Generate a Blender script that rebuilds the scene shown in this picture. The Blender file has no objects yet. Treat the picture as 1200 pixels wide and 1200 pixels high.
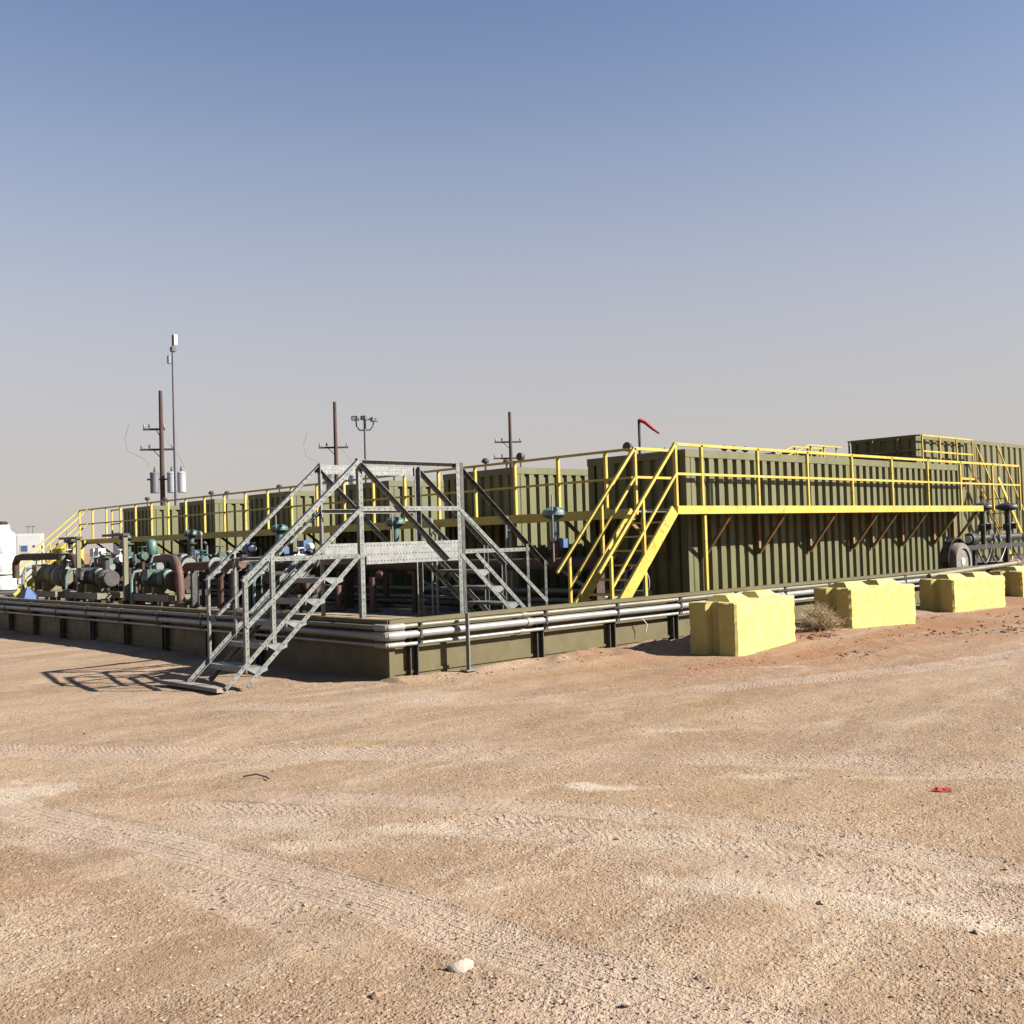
import bpy, math, random
import numpy as np
from mathutils import Vector, Matrix

random.seed(7)
rng = np.random.default_rng(11)
scene = bpy.context.scene
COL = scene.collection
V = Vector

# ------------------------------------------------------------------ camera
EYE = V((-7.52, -10.08, 1.6))
yaw, pitch, roll = math.radians(47.0), math.atan(33 / 1220.0), math.radians(1.79)
fh = V((math.cos(yaw), math.sin(yaw), 0)); rh = V((math.sin(yaw), -math.cos(yaw), 0)); UP = V((0, 0, 1))
fw = fh * math.cos(pitch) + UP * math.sin(pitch)
u0 = -fh * math.sin(pitch) + UP * math.cos(pitch)
cr = rh * math.cos(roll) - u0 * math.sin(roll)
cu = u0 * math.cos(roll) + rh * math.sin(roll)
cam_data = bpy.data.cameras.new("camera")
cam_data.sensor_width = 36.0
cam_data.lens = 36.0 * 1220 / 1200
cam_data.clip_start = 0.1
cam_data.clip_end = 20000
cam = bpy.data.objects.new("camera", cam_data)
m = Matrix((cr, cu, -fw)).transposed().to_4x4()
m.translation = EYE
cam.matrix_world = m
COL.objects.link(cam)
scene.camera = cam

# ------------------------------------------------------------------ sky, sun, exposure
SUN = V((0.9, -1.25, 1.0)).normalized()
sun_el = math.asin(SUN.z)
sun_az = math.atan2(SUN.x, SUN.y)
world = bpy.data.worlds.new("World")
scene.world = world
world.use_nodes = True
nt = world.node_tree
bg = nt.nodes["Background"]
sky = nt.nodes.new("ShaderNodeTexSky")
sky.sky_type = 'NISHITA'
sky.sun_disc = False
sky.sun_elevation = sun_el
sky.sun_rotation = sun_az
sky.altitude = 900
sky.air_density = 1.0
sky.dust_density = 0.4
sky.ozone_density = 2.0
# dusty air: the sky fades to a pale dust colour towards the horizon, all the way round
tc = nt.nodes.new("ShaderNodeTexCoord")
sep = nt.nodes.new("ShaderNodeSeparateXYZ")
nt.links.new(tc.outputs["Generated"], sep.inputs[0])
ramp = nt.nodes.new("ShaderNodeValToRGB")
ramp.color_ramp.interpolation = 'EASE'
E_ = ramp.color_ramp.elements
E_[0].position = 0.0; E_[0].color = (0.95, 0.95, 0.95, 1)
E_[1].position = 0.52; E_[1].color = (0.0, 0.0, 0.0, 1)
nt.links.new(sep.outputs["Z"], ramp.inputs[0])
mix = nt.nodes.new("ShaderNodeMix")
mix.data_type = 'RGBA'
nt.links.new(ramp.outputs[0], mix.inputs[0])
tint = nt.nodes.new("ShaderNodeMix"); tint.data_type = 'RGBA'; tint.blend_type = 'MULTIPLY'
tint.inputs[0].default_value = 1.0; tint.inputs[7].default_value = (1.06, .95, .93, 1)
nt.links.new(sky.outputs[0], tint.inputs[6]); nt.links.new(tint.outputs[2], mix.inputs[6])
mix.inputs[7].default_value = (3.38, 3.08, 2.86, 1)
nt.links.new(mix.outputs[2], bg.inputs["Color"])
bg.inputs["Strength"].default_value = 0.05

sun_data = bpy.data.lights.new("sun", 'SUN')
sun_data.energy = 5.0
sun_data.angle = math.radians(0.5)
sun_data.color = (1.0, 0.95, 0.87)
sun = bpy.data.objects.new("sun", sun_data)
sun.rotation_euler = SUN.to_track_quat('Z', 'Y').to_euler()
sun.location = (10, -20, 30)
COL.objects.link(sun)
scene.view_settings.view_transform = 'Standard'
scene.view_settings.look = 'None'
scene.view_settings.gamma = 1.0
scene.view_settings.use_curve_mapping = False
scene.view_settings.exposure = 1.72
scene.render.engine = 'CYCLES'
scene.cycles.max_bounces = 6
scene.cycles.diffuse_bounces = 3


# ------------------------------------------------------------------ mesh helpers
class MB:
    """Collects shapes in world (or local) coordinates and links them as ONE mesh object."""
    def __init__(s):
        s.v = []; s.f = []; s.uv = []; s.sm = []

    def face(s, idx, uv=None, smooth=False):
        s.f.append(idx); s.uv.append(uv); s.sm.append(smooth)

    def box(s, c, size, R=None):
        c = V(c); hx, hy, hz = size[0] / 2, size[1] / 2, size[2] / 2
        n = len(s.v)
        for z in (-hz, hz):
            for x, y in ((-hx, -hy), (hx, -hy), (hx, hy), (-hx, hy)):
                p = V((x, y, z))
                if R is not None: p = R @ p
                s.v.append(c + p)
        for q in ((3, 2, 1, 0), (4, 5, 6, 7), (0, 1, 5, 4), (1, 2, 6, 5), (2, 3, 7, 6), (3, 0, 4, 7)):
            s.face([n + k for k in q])
        return s

    def span(s, lo, hi):
        lo, hi = V(lo), V(hi)
        return s.box((lo + hi) / 2, hi - lo)

    def bar(s, p0, p1, w, h, up=(0, 0, 1)):
        """Rectangular bar; w along side, h along up. UV: u metres along, v 0..1 across."""
        p0, p1 = V(p0), V(p1)
        d = p1 - p0; L = d.length
        if L < 1e-6: return s
        d = d / L
        up = V(up)
        side = d.cross(up)
        if side.length < 1e-3: side = d.cross(V((0, 1, 0)))
        side.normalize(); up = side.cross(d).normalized()
        n = len(s.v)
        for p in (p0, p1):
            for a, b in ((-1, -1), (1, -1), (1, 1), (-1, 1)):
                s.v.append(p + side * (a * w / 2) + up * (b * h / 2))
        for a, b in ((0, 1), (1, 2), (2, 3), (3, 0)):
            s.face([n + a, n + b, n + 4 + b, n + 4 + a], [(0, 0), (0, 1), (L, 1), (L, 0)])
        s.face([n + 3, n + 2, n + 1, n]); s.face([n + 4, n + 5, n + 6, n + 7])
        return s

    def angle(s, p0, p1, a, b, w=.06, t=.006):
        """L-section: one flange lies along direction a, the other along b (both across the bar)."""
        p0, p1 = V(p0), V(p1); d = (p1 - p0).normalized()
        a = V(a); a = (a - d * a.dot(d)).normalized()
        b = V(b); b = (b - d * b.dot(d)); b = (b - a * b.dot(a)).normalized()
        s.bar(p0 + a * w / 2, p1 + a * w / 2, w, t, up=b) if False else None
        for x, y in ((a, b), (b, a)):
            o = x * (w / 2) + (V((0, 0, 0)) if x is a else y * 0)
            n = len(s.v); L = (p1 - p0).length
            for p in (p0, p1):
                for i, j in ((0, 0), (1, 0), (1, 1), (0, 1)):
                    off = (t if x is b else 0)
                    s.v.append(p + x * (off + i * (w - off)) + y * (j * t))
            for i, j in ((0, 1), (1, 2), (2, 3), (3, 0)):
                s.face([n + i, n + j, n + 4 + j, n + 4 + i], [(0, 0), (0, 1), (L, 1), (L, 0)] if (i, j) in ((0, 1), (2, 3)) else None)
            s.face([n + 3, n + 2, n + 1, n]); s.face([n + 4, n + 5, n + 6, n + 7])
        return s

    def tube(s, path, r, n=8, caps=True):
        path = [V(p) for p in path]
        rs = r if isinstance(r, (list, tuple)) else [r] * len(path)
        base = len(s.v); prev = None
        for i, p in enumerate(path):
            if i == 0: d = path[1] - path[0]
            elif i == len(path) - 1: d = path[-1] - path[-2]
            else: d = (path[i] - path[i - 1]).normalized() + (path[i + 1] - path[i]).normalized()
            d.normalize()
            if prev is None:
                x = d.orthogonal().normalized()
            else:
                x = (prev - d * prev.dot(d)).normalized()
            prev = x; y = d.cross(x)
            for k in range(n):
                a = 2 * math.pi * k / n
                s.v.append(p + (x * math.cos(a) + y * math.sin(a)) * rs[i])
        for i in range(len(path) - 1):
            for k in range(n):
                k2 = (k + 1) % n
                s.face([base + i * n + k, base + i * n + k2, base + (i + 1) * n + k2, base + (i + 1) * n + k], None, n > 5)
        if caps:
            s.face([base + k for k in reversed(range(n))])
            e = base + (len(path) - 1) * n
            s.face([e + k for k in range(n)])
        return s

    def lathe(s, c, axis, prof, n=20, smooth=True):
        """prof: list of (radius, distance along axis)."""
        c = V(c); ax = V(axis).normalized(); x = ax.orthogonal().normalized(); y = ax.cross(x)
        base = len(s.v)
        for r, h in prof:
            for k in range(n):
                a = 2 * math.pi * k / n
                s.v.append(c + ax * h + (x * math.cos(a) + y * math.sin(a)) * max(r, 1e-4))
        for i in range(len(prof) - 1):
            for k in range(n):
                k2 = (k + 1) % n
                s.face([base + i * n + k, base + i * n + k2, base + (i + 1) * n + k2, base + (i + 1) * n + k], None, smooth)
        s.face([base + k for k in reversed(range(n))])
        e = base + (len(prof) - 1) * n
        s.face([e + k for k in range(n)])
        return s

    def prism(s, poly, ext):
        """poly: coplanar 3D points, extruded by vector ext."""
        n = len(s.v); k = len(poly); ext = V(ext)
        s.v += [V(p) for p in poly] + [V(p) + ext for p in poly]
        s.face([n + i for i in reversed(range(k))]); s.face([n + k + i for i in range(k)])
        for i in range(k):
            j = (i + 1) % k
            s.face([n + i, n + j, n + k + j, n + k + i])
        return s

    def build(s, name, material, parent=None, local=False):
        me = bpy.data.meshes.new(name)
        o = V((0, 0, 0))
        if parent is not None and not local:
            q = parent
            while q is not None:
                o += q.location; q = q.parent
        me.from_pydata([tuple(p - o) for p in s.v], [], s.f)
        me.validate(clean_customdata=False)
        if any(u is not None for u in s.uv) and len(me.polygons) == len(s.f):
            lay = me.uv_layers.new(name="UVMap")
            buf = []
            for q, u in zip(s.f, s.uv):
                buf += (u if u is not None else [(0, -9)] * len(q))
            lay.data.foreach_set("uv", np.array(buf, dtype=np.float32).ravel())
        if len(me.polygons) == len(s.f):
            me.polygons.foreach_set("use_smooth", s.sm)
        if any(s.sm):
            me.set_sharp_from_angle(angle=math.radians(40))
        me.materials.append(material)
        me.update()
        ob = bpy.data.objects.new(name, me)
        COL.objects.link(ob)
        if parent is not None: ob.parent = parent
        return ob


def recalc(ob):
    import bmesh
    bm = bmesh.new(); bm.from_mesh(ob.data)
    bmesh.ops.recalc_face_normals(bm, faces=bm.faces)
    bm.to_mesh(ob.data); bm.free()
    return ob


def tag(o, label=None, cat=None, group=None, kind=None):
    if label: o['label'] = label
    if cat: o['category'] = cat
    if group: o['group'] = group
    if kind: o['kind'] = kind
    return o


def thing(name, loc, label, cat, group=None, rz=0):
    o = bpy.data.objects.new(name, None)
    o.empty_display_size = 0.2
    o.location = loc; o.rotation_euler = (0, 0, rz)
    COL.objects.link(o)
    return tag(o, label, cat, group)


def copy_tree(o, parent=None):
    c = o.copy(); COL.objects.link(c)
    if parent is not None: c.parent = parent
    for ch in list(o.children):
        copy_tree(ch, c)
    return c


# ------------------------------------------------------------------ materials
def srgb(r, g, b):
    f = lambda c: (c / 255 / 12.92) if c / 255 <= 0.04045 else ((c / 255 + 0.055) / 1.055) ** 2.4
    return (f(r), f(g), f(b))


def mat(name, col, rough=.6, metal=0.0, col2=None, amt=.5, scale=3.0, dust=None, dust_amt=.0, bump=.0, bscale=60, stretch=None, rust=None, rust_amt=.0):
    """Painted or bare surface: base colour broken up by soft noise, dust speckle, rust patches and a fine bump."""
    M = bpy.data.materials.new(name); M.use_nodes = True
    t = M.node_tree; N = t.nodes; L = t.links
    bs = N["Principled BSDF"]
    geo = N.new("ShaderNodeNewGeometry")
    pos = geo.outputs["Position"]
    if stretch:
        mp = N.new("ShaderNodeMapping"); mp.inputs["Scale"].default_value = stretch
        L.new(pos, mp.inputs["Vector"]); spos = mp.outputs[0]
    else:
        spos = pos

    def noise(sc, detail=4, rgh=.6, vec=None):
        n = N.new("ShaderNodeTexNoise"); n.inputs["Scale"].default_value = sc
        n.inputs["Detail"].default_value = detail; n.inputs["Roughness"].default_value = rgh
        L.new(vec or spos, n.inputs["Vector"]); return n.outputs["Fac"]

    def rng_(v, a, b, lo=0., hi=1.):
        m_ = N.new("ShaderNodeMapRange"); m_.inputs["From Min"].default_value = a; m_.inputs["From Max"].default_value = b
        m_.inputs["To Min"].default_value = lo; m_.inputs["To Max"].default_value = hi
        L.new(v, m_.inputs["Value"]); return m_.outputs[0]

    def mixc(f, a, b):
        m_ = N.new("ShaderNodeMix"); m_.data_type = 'RGBA'
        L.new(f, m_.inputs[0])
        for i, q in ((6, a), (7, b)):
            if isinstance(q, tuple): m_.inputs[i].default_value = (*q, 1)
            else: L.new(q, m_.inputs[i])
        return m_.outputs[2]
    c2 = col2 or tuple(x * .72 for x in col)
    c = mixc(rng_(noise(scale), .35, .65, 0, amt), tuple(col), tuple(c2))
    if dust:
        c = mixc(rng_(noise(scale * 2.3, 6, .7), .42, .75, 0, dust_amt), c, tuple(dust))
    if rust:
        c = mixc(rng_(noise(scale * 4.1, 8, .75), .56, .66, 0, rust_amt), c, tuple(rust))
    L.new(c, bs.inputs["Base Color"])
    bs.inputs["Metallic"].default_value = metal
    L.new(rng_(noise(scale * 3, 3), .3, .7, max(0, rough - .1), min(1, rough + .12)), bs.inputs["Roughness"])
    if bump:
        b = N.new("ShaderNodeBump"); b.inputs["Strength"].default_value = bump; b.inputs["Distance"].default_value = .004
        L.new(noise(bscale, 5, .65, pos), b.inputs["Height"]); L.new(b.outputs[0], bs.inputs["Normal"])
    return M


def perf(name, base, period, rows, dia, rough=.45, metal=.35):
    """Galvanised steel with punched holes set out along the bar (UV: metres along, 0..1 across)."""
    M = mat(name, base, rough, metal, amt=.6, scale=7, bump=.1, dust=(.4, .34, .27), dust_amt=.35)
    t = M.node_tree; N = t.nodes; L = t.links; bs = N["Principled BSDF"]
    src = bs.inputs["Base Color"].links[0].from_socket
    uv = N.new("ShaderNodeUVMap"); uv.uv_map = "UVMap"
    sp = N.new("ShaderNodeSeparateXYZ"); L.new(uv.outputs[0], sp.inputs[0])

    def mth(op, a, b=None):
        n = N.new("ShaderNodeMath"); n.operation = op
        for i, q in enumerate((a, b)):
            if q is None: continue
            if isinstance(q, (int, float)): n.inputs[i].default_value = q
            else: L.new(q, n.inputs[i])
        return n.outputs[0]
    fu = mth('ABSOLUTE', mth('SUBTRACT', mth('FRACT', mth('DIVIDE', sp.outputs[0], period)), .5))
    fv = mth('ABSOLUTE', mth('SUBTRACT', mth('FRACT', mth('MULTIPLY', sp.outputs[1], rows)), .5))
    hole = mth('MULTIPLY', mth('LESS_THAN', fu, dia[0]), mth('LESS_THAN', fv, dia[1]))
    if rows > 1:
        sel = None
        for v0 in (.14, .45, .86):
            q = mth('LESS_THAN', mth('ABSOLUTE', mth('SUBTRACT', sp.outputs[1], v0)), .028)
            sel = q if sel is None else mth('ADD', sel, q)
        hole = mth('MULTIPLY', mth('LESS_THAN', fu, dia[0]), mth('MINIMUM', sel, 1.0))
    hole = mth('MULTIPLY', hole, mth('GREATER_THAN', sp.outputs[1], -.5))
    mx = N.new("ShaderNodeMix"); mx.data_type = 'RGBA'
    L.new(hole, mx.inputs[0]); L.new(src, mx.inputs[6]); mx.inputs[7].default_value = (.015, .015, .014, 1)
    L.new(mx.outputs[2], bs.inputs["Base Color"])
    return M


DUST = (0.17, 0.134, 0.088)
OLIVE = mat("olive_paint", (0.076, 0.073, 0.021), .55, 0, (0.058, 0.056, 0.017), .8, 1.3, DUST, .12, .15, 40, (1, 1, .25), (0.047, 0.026, 0.011), .4)
OLIVE_WALL = mat("olive_wall_paint", (0.067, 0.054, 0.015), .6, 0, (0.049, 0.039, 0.011), .8, 1.5, (0.115, 0.086, 0.041), .35, .2, 30, None, (0.033, 0.023, 0.012), .4)
OLIVE_PALE = mat("pale_olive_paint", (0.108, 0.1, 0.052), .55, 0, (0.077, 0.072, 0.039), .7, 2.5, DUST, .4, .1)
YELLOW = mat("yellow_paint", (0.344, 0.258, 0.028), .5, 0, (0.287, 0.205, 0.023), .8, 2.0, (0.262, 0.205, 0.082), .3, .1, 50, None, (0.066, 0.029, 0.01), .7)
BRACKET = mat("shaded_yellow_paint", (0.164, 0.102, 0.025), .6, 0, (0.107, 0.061, 0.016), .8, 3.0, (0.082, 0.041, 0.016), .5, .1)  # browner yellow: the shade under the deck is put into the colour
SHADE_SHEET = mat("black_shade_sheet", (0.025, 0.022, 0.018), .7, 0, (0.041, 0.034, 0.025), .8, 1.0, DUST, .3, .2)  # near-black, for the sheet added to darken the floor under the tanks
YELLOW_C = mat("yellow_concrete_paint", (.35, .285, .078), .9, 0, (.31, .242, .058), .7, 3.4, (.39, .34, .19), .55, .9, 30, None, (.19, .15, .08), .4)
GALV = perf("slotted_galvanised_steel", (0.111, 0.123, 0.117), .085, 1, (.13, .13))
GALV_SHADE = perf("shaded_slotted_steel", (0.037, 0.041, 0.041), .085, 1, (.13, .13))  # darker copy of the slotted steel, with shade put into the colour
GALV_PLATE = perf("perforated_galvanised_plate", (0.154, 0.165, 0.161), .05, 5, (.16, .11))
GALV_PLAIN = mat("plain_galvanised_steel", (0.165, 0.175, 0.17), .45, .35, amt=.6, scale=6, dust=DUST, dust_amt=.3, bump=.08)
PIPE_GREY = mat("grey_pipe_coating", (0.185, 0.185, 0.172), .4, .1, (0.145, 0.145, 0.133), .6, 2.0, DUST, .35, .05)
PIPE_DULL = mat("dull_pipe_coating", (0.103, 0.098, 0.066), .5, .1, (0.077, 0.072, 0.052), .6, 2.0, DUST, .5, .05)
DARKSTEEL = mat("dark_steel", (0.031, 0.031, 0.03), .55, .3, scale=5, dust=DUST, dust_amt=.3, bump=.1)
BLACK = mat("black_paint", (0.01, 0.01, 0.011), .45, 0, scale=4, dust=DUST, dust_amt=.18)
RUBBER = mat("tyre_rubber", (0.016, 0.016, 0.016), .85, 0, scale=8, dust=(0.155, 0.129, 0.093), dust_amt=.8, bump=.3)
TYRE_DUSTY = mat("dusty_tyre", (.13, .115, .095), .9, 0, (.06, .055, .05), .8, 9, (.2, .17, .13), .7, .3)
RUST = mat("rusty_steel", (0.044, 0.019, 0.011), .8, .1, (0.026, 0.014, 0.009), .9, 5, (0.079, 0.044, 0.026), .5, .4, 60)
RUST_PINK = mat("primer_red_steel", (0.074, 0.032, 0.022), .75, .05, (0.043, 0.019, 0.013), .9, 5, (0.116, 0.07, 0.046), .5, .3, 60)
TEAL = mat("teal_paint", (0.034, 0.09, 0.082), .5, 0, (0.025, 0.062, 0.058), .7, 4, DUST, .3)
TEAL_PALE = mat("faded_teal_paint", (0.08, 0.118, 0.112), .5, 0, (0.055, 0.089, 0.086), .7, 4, DUST, .3)
GREEN = mat("dark_green_paint", (0.016, 0.052, 0.036), .5, 0, None, .6, 4, DUST, .3)
BLUE = mat("blue_plastic", (0.025, 0.072, 0.18), .55, 0, None, .6, 5, DUST, .25)
WHITE = mat("white_plastic", (0.412, 0.412, 0.402), .5, 0, (0.371, 0.371, 0.361), .5, 2, (0.309, 0.284, 0.248), .2)
CREAM = mat("cream_paint", (0.371, 0.35, 0.299), .5, 0, (0.319, 0.299, 0.257), .5, 3, DUST, .25)
WOODPOLE = mat("creosote_wood", (0.045, 0.023, 0.016), .85, 0, (0.025, 0.014, 0.011), .9, 9, (0.082, 0.049, 0.037), .5, .5, 50, (1, 1, .06))
PLANK = mat("weathered_plank", (0.175, 0.155, 0.129), .85, 0, (0.113, 0.098, 0.083), .9, 12, (0.206, 0.17, 0.129), .5, .5, 70, (.1, 1, 1))
GREYPOLE = mat("grey_pole_paint", (0.103, 0.108, 0.129), .5, .2, None, .5, 3, DUST, .2)
XFMR = mat("transformer_grey", (0.237, 0.268, 0.299), .4, .1, (0.196, 0.226, 0.257), .5, 3, DUST, .15)
RED = mat("red_fabric", (0.237, 0.015, 0.014), .8, 0, (0.153, 0.009, 0.009), .7, 12, None, 0, .4)
STRAW = mat("dry_weed", (0.377, 0.295, 0.172), .9, 0, (0.246, 0.172, 0.09), .9, 30)
HOSE = mat("grey_hose", (0.175, 0.175, 0.16), .6, 0, None, .5, 9, DUST, .4)
ROCK = mat("pale_rock", (0.328, 0.287, 0.238), .9, 0, (0.246, 0.205, 0.156), .8, 20, (0.213, 0.164, 0.123), .5, .8, 90)
LAMPGLASS = mat("lamp_glass", (0.257, 0.268, 0.284), .2, 0, None, .3, 10)


# ------------------------------------------------------------------ ground
def vnoise(x, y, sc, seed):
    """Smooth value noise on arrays."""
    g = np.random.default_rng(seed).random((256, 256))
    X = x * sc + 1000.3; Y = y * sc + 1000.7
    xi = np.floor(X).astype(int); yi = np.floor(Y).astype(int)
    fx = X - xi; fy = Y - yi
    fx = fx * fx * (3 - 2 * fx); fy = fy * fy * (3 - 2 * fy)
    a = g[xi & 255, yi & 255]; b = g[(xi + 1) & 255, yi & 255]; c = g[xi & 255, (yi + 1) & 255]; d = g[(xi + 1) & 255, (yi + 1) & 255]
    return (a * (1 - fx) + b * fx) * (1 - fy) + (c * (1 - fx) + d * fx) * fy - .5


def smooth_line(pts, n=24):
    """Catmull-Rom through 2D points."""
    P = [np.array(p, float) for p in pts]
    P = [2 * P[0] - P[1]] + P + [2 * P[-1] - P[-2]]
    out = []
    for i in range(1, len(P) - 2):
        for k in range(n):
            t = k / n
            out.append(.5 * (2 * P[i] + (P[i + 1] - P[i - 1]) * t + (2 * P[i - 1] - 5 * P[i] + 4 * P[i + 1] - P[i + 2]) * t * t + (3 * P[i] - P[i - 1] - 3 * P[i + 1] + P[i + 2]) * t ** 3))
    out.append(P[-2])
    return np.array(out)


# wheel tracks on the dirt, as plan lines (x, y): (points, half width, kind) kind 1 = fine ribs, 2 = chevron lugs
TRACKS = [
    ([(-5.35, -2.2), (-5.27, -3.19), (-4.99, -4.51), (-4.79, -5.9), (-4.68, -7.2), (-4.58, -8.4), (-4.5, -10)], .17, 1),
    ([(-5.55, -3.0), (-5.30, -4.21), (-5.12, -5.65), (-5.06, -6.64), (-5.02, -7.45), (-4.98, -9.5)], .21, 2),
    ([(-5.0, -3.3), (-4.29, -4.4), (-3.55, -5.64), (-3.12, -7.08), (-2.98, -8.28), (-2.9, -10)], .24, 2),
    ([(-6.2, 1.5), (-4.4, -1.2), (-2.6, -3.6), (-1.3, -5.4), (-.5, -7.2), (.0, -9)], .22, 2),
    ([(-4.4, -3.6), (-3.7, -4.6), (-2.95, -5.9), (-2.6, -7.1), (-2.45, -8.5)], .15, 1),
    ([(-3.2, 1.2), (-1.6, -1.2), (.5, -2.9), (3.2, -4.1), (7, -4.9), (13, -5.4)], .22, 2),
]


PALE = [(-2.45, -5.5, .42, .13, -.78, .95), (-5.35, -2.5, .55, .5, .3, .8), (-4.55, -5.1, .3, .16, -.8, .6), (-3.95, -5.3, .35, .13, -.9, .55),
        (-3.4, -7.6, 1.0, .16, -1.25, .6), (-3.2, -6.4, .9, .22, -1.1, .4), (-1.6, -6.0, .4, .08, -.8, .6), (3.3, -3.0, .5, .1, -.8, .7), (-.5, -4.6, .5, .12, -.9, .5),
        (-4.5, -4.6, .9, .3, -1.1, .35), (-.9, -1.2, 1.2, .4, -.5, .3), (-2.6, -8.1, .6, .1, -1.0, .5), (-1.0, -6.9, .5, .08, -.9, .45)]
OCHRE = [(-2.0, -6.6, 2.6, 1.1, -1.0, .3), (1.0, -4.6, 3.0, .8, -.7, .3), (-2.6, -2.9, .45, .14, -.8, .8), (-3.2, .2, .4, .10, -.8, .6), (1.5, -1.2, 2.2, .35, -.25, .5), (-4.3, -3.2, .45, .10, -.8, .5), (-1.2, -2.2, .8, .15, -.8, .3)]
REDD = [(4.5, -2.5, 3.2, .45, -.15, .75), (9.5, -2.7, 3.5, .7, -.1, .9), (-4.6, -3.3, .5, .2, -.9, .4), (13, -2.6, 3, .9, 0, .7), (6.6, -1.2, .7, .5, 0, .9), (-6.0, -4.6, .7, .35, -1, .35), (-4.9, -7.9, .8, .3, -1, .25)]


def bank(x, y):
    """Loose dirt drifted against the containment wall."""
    h = .07 * np.exp(-((y + .35) / .5) ** 2) * np.clip((x - 1.2) / 2.0, 0, 1)
    h *= np.clip(.8 + 2.4 * vnoise(x, y, 1.6, 61) + 1.2 * vnoise(x, y, 5, 62), .1, 2)
    h += .03 * np.exp(-((y + .2) / .22) ** 2) * (x > -.3) * np.clip(.7 + 2.5 * vnoise(x, y, 2.3, 63), 0, 2)
    h += .05 * np.exp(-((x + .3) / .4) ** 2) * np.clip((y - 4) / 5, 0, 1) * np.clip(.8 + 2 * vnoise(x, y, 1.3, 64), .1, 2)
    h += .05 * np.exp(-(((x - 6.9) / 1.1) ** 2 + ((y + 1.5) / .6) ** 2))
    return h


def height(x, y, near):
    h = .05 * vnoise(x, y, .35, 1) + .022 * vnoise(x, y, 1.1, 2)
    h = h + near * (.012 * vnoise(x, y, 3.2, 3) + .007 * vnoise(x, y, 8, 4) + .005 * vnoise(x, y, 19, 5))
    rough = np.clip((x - 2) / 3, 0, 1) * np.exp(-((y + 3.2) / 1.4) ** 2)
    h = h + near * rough * (.04 * np.maximum(vnoise(x, y, 4.5, 8), .05) + .03 * np.maximum(vnoise(x, y, 11, 9), .1))
    return h + bank(x, y) - .02


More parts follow.
